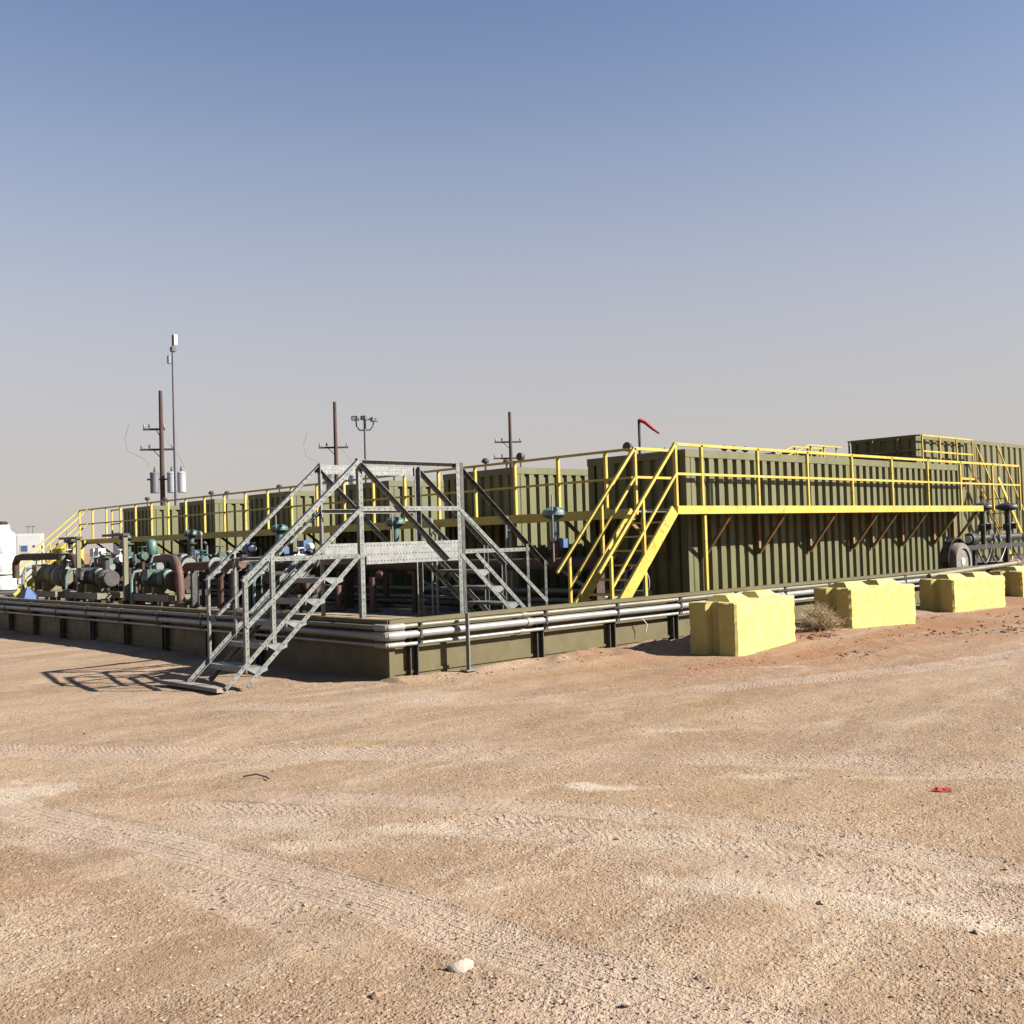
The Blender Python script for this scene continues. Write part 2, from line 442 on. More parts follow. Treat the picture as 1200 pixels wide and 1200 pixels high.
def build_ground():
    def axis(lo, hi, fine, far_lo, far_hi):
        a = list(np.arange(lo, hi, fine)); st = fine
        up = [a[-1]]
        while up[-1] < far_hi:
            st *= 1.12; up.append(up[-1] + st)
        st = fine; dn = [a[0]]
        while dn[-1] > far_lo:
            st *= 1.12; dn.append(dn[-1] - st)
        return np.array(list(reversed(dn[1:])) + a + up[1:])
    dd = axis(2.6, 13.5, .04, -1500, 6000)
    ll = axis(-7.2, 8.2, .04, -5000, 5000)
    D, Lt = np.meshgrid(dd, ll, indexing='ij')
    X = EYE.x + D * fh.x + Lt * rh.x; Y = EYE.y + D * fh.y + Lt * rh.y
    dist = np.hypot(D, Lt)
    near = np.clip((40 - dist) / 15, 0, 1)
    Z = height(X, Y, near) * np.clip((300 - dist) / 200, 0, 1)
    S = np.zeros_like(X); Dv = np.zeros_like(X); Mk = np.zeros_like(X); Kd = np.zeros_like(X)
    sel = (np.abs(X + 1) < 16) & (Y > -11) & (Y < 3) & (dist < 30)
    xs, ys = X[sel], Y[sel]
    bs = np.zeros_like(xs); bd = np.zeros_like(xs); bm = np.zeros_like(xs); bk = np.zeros_like(xs); dz = np.zeros_like(xs)
    for pts, hw, kd in TRACKS:
        C = smooth_line(pts, 30)
        seg = np.diff(C, axis=0); sl = np.hypot(seg[:, 0], seg[:, 1]); acc = np.concatenate([[0], np.cumsum(sl)])
        best = np.full(xs.shape, 1e9); s_ = np.zeros_like(xs); d_ = np.zeros_like(xs)
        for i in range(len(seg)):
            tx, ty = seg[i] / sl[i]
            px, py = xs - C[i, 0], ys - C[i, 1]
            u = np.clip(px * tx + py * ty, 0, sl[i])
            ex, ey = px - u * tx, py - u * ty
            q = np.hypot(ex, ey); w = q < best
            best[w] = q[w]; s_[w] = acc[i] + u[w]; d_[w] = np.where(tx * py[w] - ty * px[w] > 0, q[w], -q[w])
        e = np.clip((hw * 1.25 - best) / (hw * .35), 0, 1)
        e = e * e * (3 - 2 * e) * np.clip(s_ / .8, 0, 1) * np.clip((acc[-1] - s_) / .8, 0, 1)
        patch = np.clip((1.15 if kd == 1 else .6) + 1.3 * vnoise(xs, ys, 1.7, 20 + kd), .1, 1)
        e = e * patch
        w = e > bm
        bs[w] = s_[w]; bd[w] = d_[w]; bm[w] = e[w]; bk[w] = kd
        dz -= e * .007
        dz += .005 * np.exp(-((best - hw * 1.25) / .05) ** 2) * np.clip(s_ / .8, 0, 1) * patch
    S[sel] = bs; Dv[sel] = bd; Mk[sel] = bm; Kd[sel] = bk
    Z[sel] += dz
    nD, nL = X.shape
    co = np.stack([X, Y, Z], -1).reshape(-1, 3).astype(np.float32)
    idx = np.arange(nD * nL).reshape(nD, nL)
    q = np.stack([idx[:-1, :-1], idx[:-1, 1:], idx[1:, 1:], idx[1:, :-1]], -1).reshape(-1, 4)[:, ::-1]
    me = bpy.data.meshes.new("ground")
    me.vertices.add(len(co)); me.vertices.foreach_set("co", co.ravel())
    me.loops.add(q.size); me.loops.foreach_set("vertex_index", q.astype(np.int32).ravel())
    me.polygons.add(len(q)); me.polygons.foreach_set("loop_start", np.arange(0, q.size, 4, dtype=np.int32))
    me.update(calc_edges=True)
    me.polygons.foreach_set("use_smooth", np.ones(len(q), dtype=bool))
    at = me.attributes.new("track", 'FLOAT_VECTOR', 'POINT')
    at.data.foreach_set("vector", np.stack([S, Dv, Mk], -1).reshape(-1, 3).astype(np.float32).ravel())
    at = me.attributes.new("track_kind", 'FLOAT', 'POINT')
    at.data.foreach_set("value", Kd.ravel().astype(np.float32))
    # stains and scuffs with a shape of their own: (x, y, half length, half width, angle, strength)
    tint = np.zeros((3,) + xs.shape)
    wob = .45 * vnoise(xs, ys, 3.0, 31) + .5 * vnoise(xs, ys, 9.0, 32) + .35 * vnoise(xs, ys, 23., 33)
    for ch, lst in enumerate((PALE, OCHRE, REDD)):
        for (px, py, a_, b_, an, k_) in lst:
            ca, sa = math.cos(an), math.sin(an)
            u = ((xs - px) * ca + (ys - py) * sa) / a_; w = (-(xs - px) * sa + (ys - py) * ca) / b_
            q = np.clip((1.0 - np.sqrt(u * u + w * w) + wob * 1.3) / .5, 0, 1)
            tint[ch] = np.maximum(tint[ch], q * k_)
    TT = np.zeros(X.shape + (3,))
    TT[sel] = tint.transpose(1, 0)
    at = me.attributes.new("stain", 'FLOAT_VECTOR', 'POINT')
    at.data.foreach_set("vector", TT.reshape(-1, 3).astype(np.float32).ravel())
    me.materials.append(ground_material())
    ob = bpy.data.objects.new("ground", me); COL.objects.link(ob)
    ob['kind'] = 'structure'
    ob['label'] = "pale tan compacted dirt and gravel yard with tyre tracks"
    return ob


def ground_material():
    M = bpy.data.materials.new("tan_gravel_dirt"); M.use_nodes = True
    t = M.node_tree; N = t.nodes; L = t.links; bs = N["Principled BSDF"]
    pos = N.new("ShaderNodeNewGeometry").outputs["Position"]

    def noise(sc, det=4, rg=.6, dist=0., vec=None):
        n = N.new("ShaderNodeTexNoise"); n.inputs["Scale"].default_value = sc; n.inputs["Detail"].default_value = det
        n.inputs["Roughness"].default_value = rg; n.inputs["Distortion"].default_value = dist
        L.new(vec or pos, n.inputs["Vector"]); return n.outputs["Fac"]

    def mr(v, a, b, lo=0., hi=1., smooth=False):
        m_ = N.new("ShaderNodeMapRange"); m_.interpolation_type = 'SMOOTHSTEP' if smooth else 'LINEAR'
        for nm, q in (("From Min", a), ("From Max", b), ("To Min", lo), ("To Max", hi)): m_.inputs[nm].default_value = q
        L.new(v, m_.inputs["Value"]); return m_.outputs[0]

    def mx(f, a, b):
        m_ = N.new("ShaderNodeMix"); m_.data_type = 'RGBA'
        if isinstance(f, float): m_.inputs[0].default_value = f
        else: L.new(f, m_.inputs[0])
        for i, q in ((6, a), (7, b)):
            if isinstance(q, tuple): m_.inputs[i].default_value = (*q, 1)
            else: L.new(q, m_.inputs[i])
        return m_.outputs[2]

    def mt(op, a, b=None):
        n = N.new("ShaderNodeMath"); n.operation = op
        for i, q in enumerate((a, b)):
            if q is None: continue
            if isinstance(q, (int, float)): n.inputs[i].default_value = q
            else: L.new(q, n.inputs[i])
        return n.outputs[0]
    # large colour patches: tan, redder, paler caliche
    mp = N.new("ShaderNodeMapping"); mp.inputs["Rotation"].default_value = (0, 0, 1.15); mp.inputs["Scale"].default_value = (.32, 1, 1)
    L.new(pos, mp.inputs["Vector"]); st = mp.outputs[0]
    c = mx(mr(noise(.75, 6, .65, .5, st), .36, .62), (0.255, 0.181, 0.119), (0.176, 0.115, 0.07))
    c = mx(mr(noise(1.7, 7, .7, .7, st), .50, .66, 0, .6), c, (0.313, 0.242, 0.173))
    c = mx(mr(noise(3.6, 6, .7, .5, st), .52, .70, 0, .4), c, (0.157, 0.1, 0.062))
    # red soil towards the blocks on the right
    sp = N.new("ShaderNodeSeparateXYZ"); L.new(pos, sp.inputs[0])
    fx = mr(sp.outputs[0], -1.5, 5, smooth=True); fy = mr(sp.outputs[1], -5.5, -2.2, smooth=True)
    red = mt('MULTIPLY', mt('MULTIPLY', fx, fy), mr(noise(1.1, 5, .65, .5, st), .36, .58))
    c = mx(mt('MULTIPLY', red, .85), c, (0.196, 0.09, 0.04))
    # bleached scuffs
    c = mx(mr(noise(2.2, 8, .75, 1.2, st), .61, .67, 0, .5), c, (0.357, 0.296, 0.232))
    sa_ = N.new("ShaderNodeAttribute"); sa_.attribute_name = "stain"
    sv = N.new("ShaderNodeSeparateXYZ"); L.new(sa_.outputs["Vector"], sv.inputs[0])
    c = mx(mt('MULTIPLY', sv.outputs[2], .8), c, (0.178, 0.08, 0.035))
    c = mx(mt('MULTIPLY', sv.outputs[1], .7), c, (0.178, 0.113, 0.043))
    # fine gravel: pebbly cells with own tones
    vo = N.new("ShaderNodeTexVoronoi"); vo.inputs["Scale"].default_value = 42; L.new(pos, vo.inputs["Vector"])
    vo2 = N.new("ShaderNodeTexVoronoi"); vo2.inputs["Scale"].default_value = 95; L.new(pos, vo2.inputs["Vector"])
    s1 = N.new("ShaderNodeSeparateColor"); L.new(vo.outputs["Color"], s1.inputs[0])
    s2 = N.new("ShaderNodeSeparateColor"); L.new(vo2.outputs["Color"], s2.inputs[0])
    grav = mr(noise(.9, 4, .6), .36, .6, .25, 1.0)
    c = mx(mt('MULTIPLY', mr(s1.outputs[0], .78, 1.0, 0, .7), grav), c, (0.324, 0.257, 0.198))
    c = mx(mt('MULTIPLY', mr(s1.outputs[1], .86, 1.0, 0, .7), grav), c, (0.107, 0.066, 0.04))
    c = mx(mt('MULTIPLY', mr(s2.outputs[0], .62, 1.0, 0, .5), grav), c, (0.132, 0.08, 0.047))
    c = mx(mr(noise(110, 2, .6), .5, .75, 0, .35), c, (0.304, 0.232, 0.169))
    # tyre tracks: compacted, paler dust
    at = N.new("ShaderNodeAttribute"); at.attribute_name = "track"
    av = N.new("ShaderNodeSeparateXYZ"); L.new(at.outputs["Vector"], av.inputs[0])
    ak = N.new("ShaderNodeAttribute"); ak.attribute_name = "track_kind"
    kind2 = mt('GREATER_THAN', ak.outputs["Fac"], 1.5)
    tm = av.outputs[2]
    c = mx(mt('MULTIPLY', tm, .6), c, (0.276, 0.213, 0.163))
    c = mx(mt('MULTIPLY', sv.outputs[0], .75), c, (0.345, 0.292, 0.229))
    L.new(c, bs.inputs["Base Color"])
    bs.inputs["Roughness"].default_value = .95
    bs.inputs["Specular IOR Level"].default_value = .15
    # relief
    ab = mt('ABSOLUTE', av.outputs[1])
    chev = mt('PINGPONG', mt('ADD', mt('ADD', av.outputs[0], mt('MULTIPLY', ab, .8)), mt('MULTIPLY', noise(9, 3), .11)), .026)
    chev = mr(chev, .006, .018, smooth=True)
    ribs = mr(mt('PINGPONG', mt('ADD', av.outputs[1], mt('MULTIPLY', noise(3, 3), .03)), .024), .002, .010, smooth=True)
    tread = mt('ADD', mt('MULTIPLY', chev, kind2), mt('MULTIPLY', ribs, mt('SUBTRACT', 1, kind2)))
    tread = mt('MULTIPLY', mt('MULTIPLY', tread, tm), mr(noise(6, 5, .7), .4, .65, .05, 1))
    b1 = N.new("ShaderNodeBump"); b1.inputs["Strength"].default_value = .7; b1.inputs["Distance"].default_value = .009
    L.new(tread, b1.inputs["Height"])
    d1 = mt('MULTIPLY', mr(vo.outputs["Distance"], 0, .5, 1, 0, True), grav)
    d2 = mr(vo2.outputs["Distance"], 0, .5, 1, 0, True)
    hh = mt('ADD', mt('ADD', mt('MULTIPLY', d1, .55), mt('MULTIPLY', d2, .35)), mt('MULTIPLY', noise(26, 4, .65), 1.3))
    b2 = N.new("ShaderNodeBump"); b2.inputs["Strength"].default_value = .85; b2.inputs["Distance"].default_value = .014
    L.new(hh, b2.inputs["Height"]); L.new(b1.outputs[0], b2.inputs["Normal"])
    L.new(b2.outputs[0], bs.inputs["Normal"])
    return M


GROUND = build_ground()


def stones(name, n, dmin, dmax, smin, smax, material, seed, label, spread=1.0, xys=None):
    g = np.random.default_rng(seed)
    d = dmin + (dmax - dmin) * g.random(n) ** 1.3
    l = (g.random(n) * 2 - 1) * (d * .56 + .6) * spread
    x = EYE.x + d * fh.x + l * rh.x; y = EYE.y + d * fh.y + l * rh.y
    ok = ~((x > -.35) & (y > -.3)) & (np.hypot(x - EYE.x, y - EYE.y) > 1.5)
    cl = vnoise(x, y, .8, seed + 3) + .35 * g.random(n) > -.12
    x, y = x[ok & cl], y[ok & cl]; n = len(x)
    size = smin + (smax - smin) * g.random(n) ** 4
    if xys is not None:
        x, y, size = xys; n = len(x)
    z = height(x, y, np.ones(n))
    base = np.array([[1, 0, 0], [-1, 0, 0], [0, 1, 0], [0, -1, 0], [0, 0, 1], [0, 0, -1.]])
    base = np.concatenate([base, np.array([[a, b, c] for a in (-.62, .62) for b in (-.62, .62) for c in (.5,)])])
    tri = np.array([[4, 9, 8], [4, 7, 9], [4, 6, 7], [4, 8, 6], [0, 9, 8][::-1], [0, 2, 9], [2, 7, 9], [2, 1, 7], [1, 6, 7], [1, 3, 6], [3, 8, 6], [3, 0, 8], [0, 5, 2], [2, 5, 1], [1, 5, 3], [3, 5, 0]])
    tri[4] = [8, 0, 9]
    k = len(base)
    P = np.repeat(base[None], n, 0) * (.7 + .6 * g.random((n, k, 1)))
    P[:, :, 2] *= .7; P[:, :, 0] *= .8 + .7 * g.random((n, 1))
    a = g.random(n) * 6.283; ca, sa = np.cos(a)[:, None], np.sin(a)[:, None]
    Q = np.stack([P[:, :, 0] * ca - P[:, :, 1] * sa, P[:, :, 0] * sa + P[:, :, 1] * ca, P[:, :, 2]], -1) * size[:, None, None]
    Q += np.stack([x, y, z + size * .18], -1)[:, None, :]
    F = (tri[None] + (np.arange(n) * k)[:, None, None]).reshape(-1, 3)
    me = bpy.data.meshes.new(name)
    me.from_pydata(Q.reshape(-1, 3).tolist(), [], F.tolist()); me.materials.append(material)
    import bmesh
    ob = bpy.data.objects.new(name, me); COL.objects.link(ob)
    tag(ob, label, None, None, 'stuff')
    return ob


def stone_material():
    M = bpy.data.materials.new("loose_stone"); M.use_nodes = True
    N = M.node_tree.nodes; L = M.node_tree.links; bs = N["Principled BSDF"]
    g = N.new("ShaderNodeNewGeometry")
    r = N.new("ShaderNodeValToRGB"); e = r.color_ramp.elements
    e[0].color = (.11, .07, .045, 1); e[1].color = (.31, .25, .19, 1)
    for p_, c_ in ((.2, (.19, .125, .08, 1)), (.55, (.25, .18, .12, 1)), (.9, (.29, .21, .15, 1))):
        q = e.new(p_); q.color = c_
    L.new(g.outputs["Random Per Island"], r.inputs[0]); L.new(r.outputs[0], bs.inputs["Base Color"])
    bs.inputs["Roughness"].default_value = .9
    return M


STONE = stone_material()
stones("gravel", 22000, 3.0, 13.5, .002, .0085, STONE, 5, "fine loose gravel scattered over the dirt yard")
stones("pebbles", 130, 3.2, 16, .008, .022, STONE, 9, "larger loose pebbles scattered over the dirt yard")

# clods of red dirt in front of the blocks
CLOD = mat("red_dirt_clod", (0.164, 0.072, 0.037), .95, 0, (0.107, 0.045, 0.025), .9, 20, (0.221, 0.135, 0.082), .5, .6, 90)
g_ = np.random.default_rng(21)
spots = [(6.5, -1.72, .20, .10, 60, .045), (5.0, -3.1, .35, .15, 50, .03), (9.3, -3.6, .9, .25, 120, .035), (8.0, -3.0, .7, .2, 70, .03), (12, -3.0, 1.6, .5, 160, .04),
         (3.2, -2.3, .9, .3, 60, .02), (10.5, -1.5, .5, .2, 40, .03), (2.6, -.5, .8, .15, 60, .02), (.6, -.5, .5, .12, 50, .018), (7.5, -2.3, 2.5, .5, 150, .02)]
xs_ = np.concatenate([g_.normal(a, c, n) for a, b, c, d, n, r in spots]); ys_ = np.concatenate([g_.normal(b, d, n) for a, b, c, d, n, r in spots])
sz_ = np.concatenate([r * (.25 + .75 * g_.random(n) ** 3) for a, b, c, d, n, r in spots])
stones("dirt_clods", 0, 0, 0, 0, 0, CLOD, 22, "reddish dirt clods churned up before the yellow blocks", xys=(xs_, ys_, sz_))

# containment floor (inside the low wall)
FLOORM = mat("containment_sand", (0.226, 0.17, 0.103), .95, 0, (0.165, 0.118, 0.072), .9, 1.2, (0.284, 0.232, 0.155), .5, .6, 40)
o = MB().span((-.1, .06, -.5), (26, 42, .2)).build("containment_floor", FLOORM)
tag(o, "sandy floor inside the low containment wall", None, None, 'structure')


o = MB().span((4.6, .06, .17), (26, 42, .204)).build("added_shade_sheet", SHADE_SHEET)  # dark sheet added to cut light bouncing up under the tanks
tag(o, "added black sheet on the containment floor, deepening the shade under the tanks", None, None, 'structure')


# ------------------------------------------------------------------ low containment wall with its pipe rails
def wall_run(origin, along, out, length, label, start=0.1, step=1.5, end_x=None):
    along, out = V(along), V(out)
    t = thing("containment_wall", origin, label, "wall", "low olive walls round the tank yard")
    O = V(origin)
    P = lambda s, o_, z: O + along * s + out * o_ + V((0, 0, z))
    n = int((length - start) / step)
    edges = [0.0] + [start + step * k for k in range(1, n + 2)]
    for a, b in zip(edges[:-1], edges[1:]):
        mb = MB(); A, B = P(a + .006, -.012, -.15), P(b - .006, .012, .645)
        mb.span((min(A.x, B.x), min(A.y, B.y), A.z), (max(A.x, B.x), max(A.y, B.y), B.z))
        mb.bar(P(a + .02, .022, .06), P(b - .02, .022, .06), .02, .035)
        mb.build("wall_panel", OLIVE_WALL, t)
    # top flange
    MB().bar(P(-.03, 0, .672), P(edges[-1], 0, .672), .10, .05).build("top_flange", OLIVE_WALL, t)
    # posts: channel pairs outside the panel
    for s_ in edges[1:] + ([.30] if along.x > .5 else []):
        mb = MB()
        for ds in (-.055, .055):
            mb.bar(P(s_ + ds, .05, -.1), P(s_ + ds, .05, .64), .014, .075, up=out)
        mb.bar(P(s_, .018, -.1), P(s_, .018, .64), .1, .01, up=out)
        mb.build("post", DARKSTEEL, t)
        mb = MB()
        for z, r in ((.615, .032), (.515, .05), (.405, .026)):
            mb.bar(P(s_ + .03, .12, z + r), P(s_ + .075, .12, z + r), .12, .008)
            mb.bar(P(s_ + .052, .172, z - r), P(s_ + .052, .172, z + r), .03, .006, up=out)
        mb.build("clamp", DARKSTEEL, t)
    L = edges[-1]
    for z, r, m_ in ((.615, .030, PIPE_DULL), (.515, .046, PIPE_GREY), (.405, .023, PIPE_GREY)):
        mb = MB(); pts = [P(-.12, .12, z)]; s_ = 0
        while s_ < L:
            pts.append(P(s_ + .3, .12, z + random.uniform(-.004, .004))); s_ += 1.5
        mb.tube(pts, r, 12)
        # couplings
        s_ = 1.9 + 5 * r
        while s_ < L:
            mb.lathe(P(s_, .12, z), along, [(r * 1.22, 0), (r * 1.22, .09)], 12); s_ += 6.0
        mb.build("pipe", m_, t)
    return t


WL = wall_run((-.17, 0, 0), (0, 1, 0), (-1, 0, 0), 45, "long shaded olive steel wall with pipes, running left from the corner", start=1.47)
WR = wall_run((-.17, 0, 0), (1, 0, 0), (0, -1, 0), 27, "sunlit olive steel wall with pale pipes, running right from the corner", start=.97, step=1.45)
# corner post and elbows
MB().span((-.235, -.075, -.15), (-.155, -.006, .64)).build("corner_post", OLIVE_WALL, WR)
mb = MB()
for z, r in ((.615, .042), (.515, .058), (.405, .034)):
    mb.tube([(-.29, .10, z), (-.29, -.06, z), (-.285, -.10, z), (-.25, -.118, z), (-.19, -.12, z), (-.05, -.12, z)], r, 12)
mb.build("pipe_elbow", PIPE_GREY, WR)
# loose pipe tee with an open end at the far right of the wall
mb = MB(); mb.tube([(13.2, -.28, .60), (17.75, -.28, .70)], .05, 12); mb.lathe((17.75, -.28, .70), (1, 0, 0), [(.062, -.1), (.062, .02)], 12)
r_ = mb.build("pipe", PIPE_DULL)
tag(r_, "long loose grey pipe with an open end lying along the wall behind the blocks", "pipe")
# grey steel post clamped outside the wall under the crossover stair
t = thing("support_post", (.82, -.27, 0), "thin pale steel post with a base plate outside the sunlit wall", "post")
MB().angle((.80, -.25, 0), (.80, -.25, .72), (1, 0, 0), (0, -1, 0), .06, .008).build("upright", GALV_PLAIN, t)
MB().box((.82, -.27, .02), (.16, .14, .015)).build("base_plate", GALV_PLAIN, t)
# dangling strap on lower pipe of left wall
mb = MB(); mb.tube([(4.3, -.14, .39), (4.38, -.16, .30), (4.36, -.15, .2)], .008, 5)
tag(mb.build("dangling_strap", WHITE), "short pale strap hanging from the lowest pipe of the sunlit wall", "strap")


# ------------------------------------------------------------------ crossover stair (slotted galvanised angle)
YN, YF = .66, 1.60
ST = thing("crossover_stair", (-1.93, YN, 0), "grey galvanised crossover stair of slotted steel climbing over the low wall", "stair")
mx_ = lambda x: 1.47 - x


def flight(f, zb):
    near_m = GALV_SHADE if zb else GALV  # inner flight's near rail and posts carry painted shade
    for y, oy in ((YN, -1), (YF, 1)):
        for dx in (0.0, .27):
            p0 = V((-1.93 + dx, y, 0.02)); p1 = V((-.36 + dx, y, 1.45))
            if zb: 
                k = (zb - .02) / 1.43; p0 = p0.lerp(p1, k)
            p0.x, p1.x = f(p0.x), f(p1.x)
            MB().angle(p0, p1, (0, -oy, 0), (-(p1.z - p0.z), 0, (p1.x - p0.x)), .052, .007).build("stringer", GALV, ST)
    for k in range(1, 6):
        z = .242 * k
        if z < zb + .1: continue
        x1 = -1.93 + 1.57 * (z - .02) / 1.43; x2 = x1 + .27
        a, b = sorted((f(x1), f(x2)))
        mb = MB().span((a, YN + .01, z - .012), (b, YF - .01, z))
        fx = f(x1)
        mb.span((min(fx, fx + .01), YN + .01, z - .06), (max(fx, fx + .01), YF - .01, z - .0125))
        for y in (YN + .012, YF - .012):
            mb.prism([(f(x1), y, z - .013), (f(x2), y, z - .013), (f(x2), y, z - .05), (f((x1 + x2) / 2), y, z - .09)], (0, .006 if y < 1 else -.006, 0))
        mb.build("tread", GALV_PLAIN, ST)
    for y, oy in ((YN, -1), (YF, 1)):
        i_ = (0, -oy, 0)
        zlow = .26
        # tall rail, mid rail
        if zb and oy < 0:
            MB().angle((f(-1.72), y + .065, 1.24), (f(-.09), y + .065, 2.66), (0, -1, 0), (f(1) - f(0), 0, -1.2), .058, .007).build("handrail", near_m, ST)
        else:
            MB().angle((f(-1.72), y, 1.24), (f(-.09), y, 2.66), (0, -oy, 0), (f(1) - f(0), 0, -1.2), .058, .007).build("handrail", GALV, ST)
        MB().angle((f(-1.69), y, .72), (f(-.09), y, 2.06), (0, -oy, 0), (f(1) - f(0), 0, -1.2), .05, .006).build("mid_rail", GALV, ST)
        # posts on first and second tread
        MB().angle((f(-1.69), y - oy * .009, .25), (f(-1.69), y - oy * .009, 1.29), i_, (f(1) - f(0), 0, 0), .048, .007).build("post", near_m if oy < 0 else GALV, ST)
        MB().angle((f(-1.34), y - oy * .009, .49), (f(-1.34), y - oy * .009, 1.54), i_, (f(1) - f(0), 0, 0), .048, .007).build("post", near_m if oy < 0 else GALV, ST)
        # level bar from landing to the second post
        MB().angle((f(-1.36), y - oy * .0175, 1.49), (f(-.10), y - oy * .0175, 1.49), i_, (0, 0, -1), .05, .006).build("brace", GALV, ST)


flight(lambda x: x, 0)
flight(mx_, .2)
XL, XR = -.09, 1.56
for y, oy in ((YN, -1), (YF, 1)):
    i_ = (0, -oy, 0)
    for x, dx in ((XL, 1), (XR, -1)):
        MB().angle((x, y - oy * .0085, .2), (x, y - oy * .0085, 2.68), i_, (dx, 0, 0), .062, .008).build("landing_post", GALV, ST)
    if oy < 0: MB().angle((XL, y + .061, 2.663), (XR, y + .061, 2.663), (0, -1, 0), (0, 0, -1), .058, .007).build("handrail", GALV, ST)
    else: MB().bar((XL, y + oy * .0065, 2.61), (XR, y + oy * .0065, 2.61), .006, .12).build("handrail", GALV_PLATE, ST)
    MB().angle((XL, y + oy * .0035, 2.08), (XR, y + oy * .0035, 2.08), i_, (0, 0, -1), .058, .007).build("mid_rail", GALV, ST)
    MB().bar((XL + .08, y + oy * .004, 1.49), (XR - .08, y + oy * .004, 1.49), .006, .27).build("side_plate", GALV_PLATE, ST)
    MB().angle((XL + .02, y + oy * .012, 2.62), (1.30, y + oy * .012, 1.38), (0, -1, 0), (-1, 0, -1), .055, .006).build("brace", GALV, ST)
MB().bar((XR + .032, YN + .03, .2), (XR + .032, YN + .03, 2.67), .055, .05).build("shaded_post_half", DARKSTEEL, ST)  # dark bar added as the shaded half of the landing post
mb = MB()
for k in range(6):
    mb.span((XL + .02 + k * .268, YN + .012, 1.425), (XL + .02 + k * .268 + .262, YF - .012, 1.45))
mb.build("landing_deck", GALV_PLAIN, ST)
# plank under the stair foot
mb = MB(); R = Matrix.Rotation(math.radians(92), 3, 'Z')
mb.box((-2.0, 1.36, .03), (1.35, .14, .045), R)
tag(mb.build("wooden_plank", PLANK), "weathered grey plank on the dirt under the foot of the crossover stair", "plank")


# ------------------------------------------------------------------ corrugated tanks
def corrugated(mb, p0, along, out, length, z0, z1, period, depth, lit=.60, slant=.10, flip=False):
    """Corrugated sheet as one skin: ribs stand OUT from the plane by depth."""
    p0, along, out = V(p0), V(along), V(out)
    n = max(1, round(length / period)); per = length / n
    prof = []
    for k in range(n):
        a = k * per
        g = per * (1 - lit) / 2
        prof += [(a, 0), (a + g - per * slant / 2, 0), (a + g + per * slant / 2, depth), (a + per - g - per * slant / 2, depth), (a + per - g + per * slant / 2, 0)]
    prof.append((length, 0))
    base = len(mb.v)
    for s_, d_ in prof:
        q = p0 + along * s_ + out * d_
        mb.v.append(V((q.x, q.y, z0))); mb.v.append(V((q.x, q.y, z1)))
    for i in range(len(prof) - 1):
        a, b, c, d = base + 2 * i, base + 2 * i + 2, base + 2 * i + 3, base + 2 * i + 1
        mb.face([a, b, c, d] if not flip else [d, c, b, a])
    # rib caps, top and bottom
    for i in range(0, len(prof) - 1, 5):
        for e, fl in ((0, True), (1, False)):
            q = [base + 2 * (i + j) + e for j in (1, 2, 3, 4)]
            mb.face(q if fl != flip else q[::-1])
    return mb


def make_tank(x0, y0, length, width, z0, z1, period, depth, label, group, frame=.14):
    t = thing("storage_tank", (x0, y0, z0), label, "tank", group)
    zt = z1 - frame; zb = z0 + .16
    for y, o_, fl in ((y0 + depth, (0, -1, 0), False), (y0 + width - depth, (0, 1, 0), True)):
        mb = corrugated(MB(), (x0 + .05, y, 0), (1, 0, 0), o_, length - .1, zb, zt, period, depth, flip=fl)
        mb.build("side_panel", OLIVE, t)
    for x, o_, fl in ((x0 + depth, (-1, 0, 0), True), (x0 + length - depth, (1, 0, 0), False)):
        mb = corrugated(MB(), (x, y0 + .16, 0), (0, 1, 0), o_, width - .32, zb, zt, period, depth, flip=fl)
        mb.build("end_panel", OLIVE, t)
    for x in (x0, x0 + length - .16):
        for y in (y0, y0 + width - .16):
            MB().span((x, y, zb + .001), (x + .16, y + .16, zt - .001)).build("corner_column", OLIVE, t)
    mb = MB()
    mb.span((x0 - .01, y0 - .01, zt), (x0 + length + .01, y0 + .09, z1)); mb.span((x0 - .01, y0 + width - .09, zt), (x0 + length + .01, y0 + width + .01, z1))
    mb.span((x0 - .01, y0 + .092, zt), (x0 + .09, y0 + width - .092, z1)); mb.span((x0 + length - .09, y0 + .092, zt), (x0 + length + .01, y0 + width - .092, z1))
    mb.build("top_frame", OLIVE, t)
    MB().span((x0 + .09, y0 + .09, z1 - .06), (x0 + length - .09, y0 + width - .09, z1 - .03)).build("roof", OLIVE, t)
    MB().span((x0, y0, z0), (x0 + length, y0 + width, zb)).build("skid", DARKSTEEL, t)
    mb = MB().lathe((x0 + .05, y0 + width / 2, z0 + .75), (-1, 0, 0), [(.30, 0), (.30, .06), (.25, .065), (.25, .09), (.06, .1)], 16)
    mb.build("manway", DARKSTEEL, t)
    return t


def vent(t, x, y, z, h=.22, r=.075):
    mb = MB(); mb.tube([(x, y, z - .06), (x, y, z + h)], .022, 8)
    mb.lathe((x, y, z + h - .02), (0, 0, 1), [(r * .4, -.03), (r, 0), (r, .04), (r * .5, .09)], 10)
    mb.build("vent", DARKSTEEL, t)


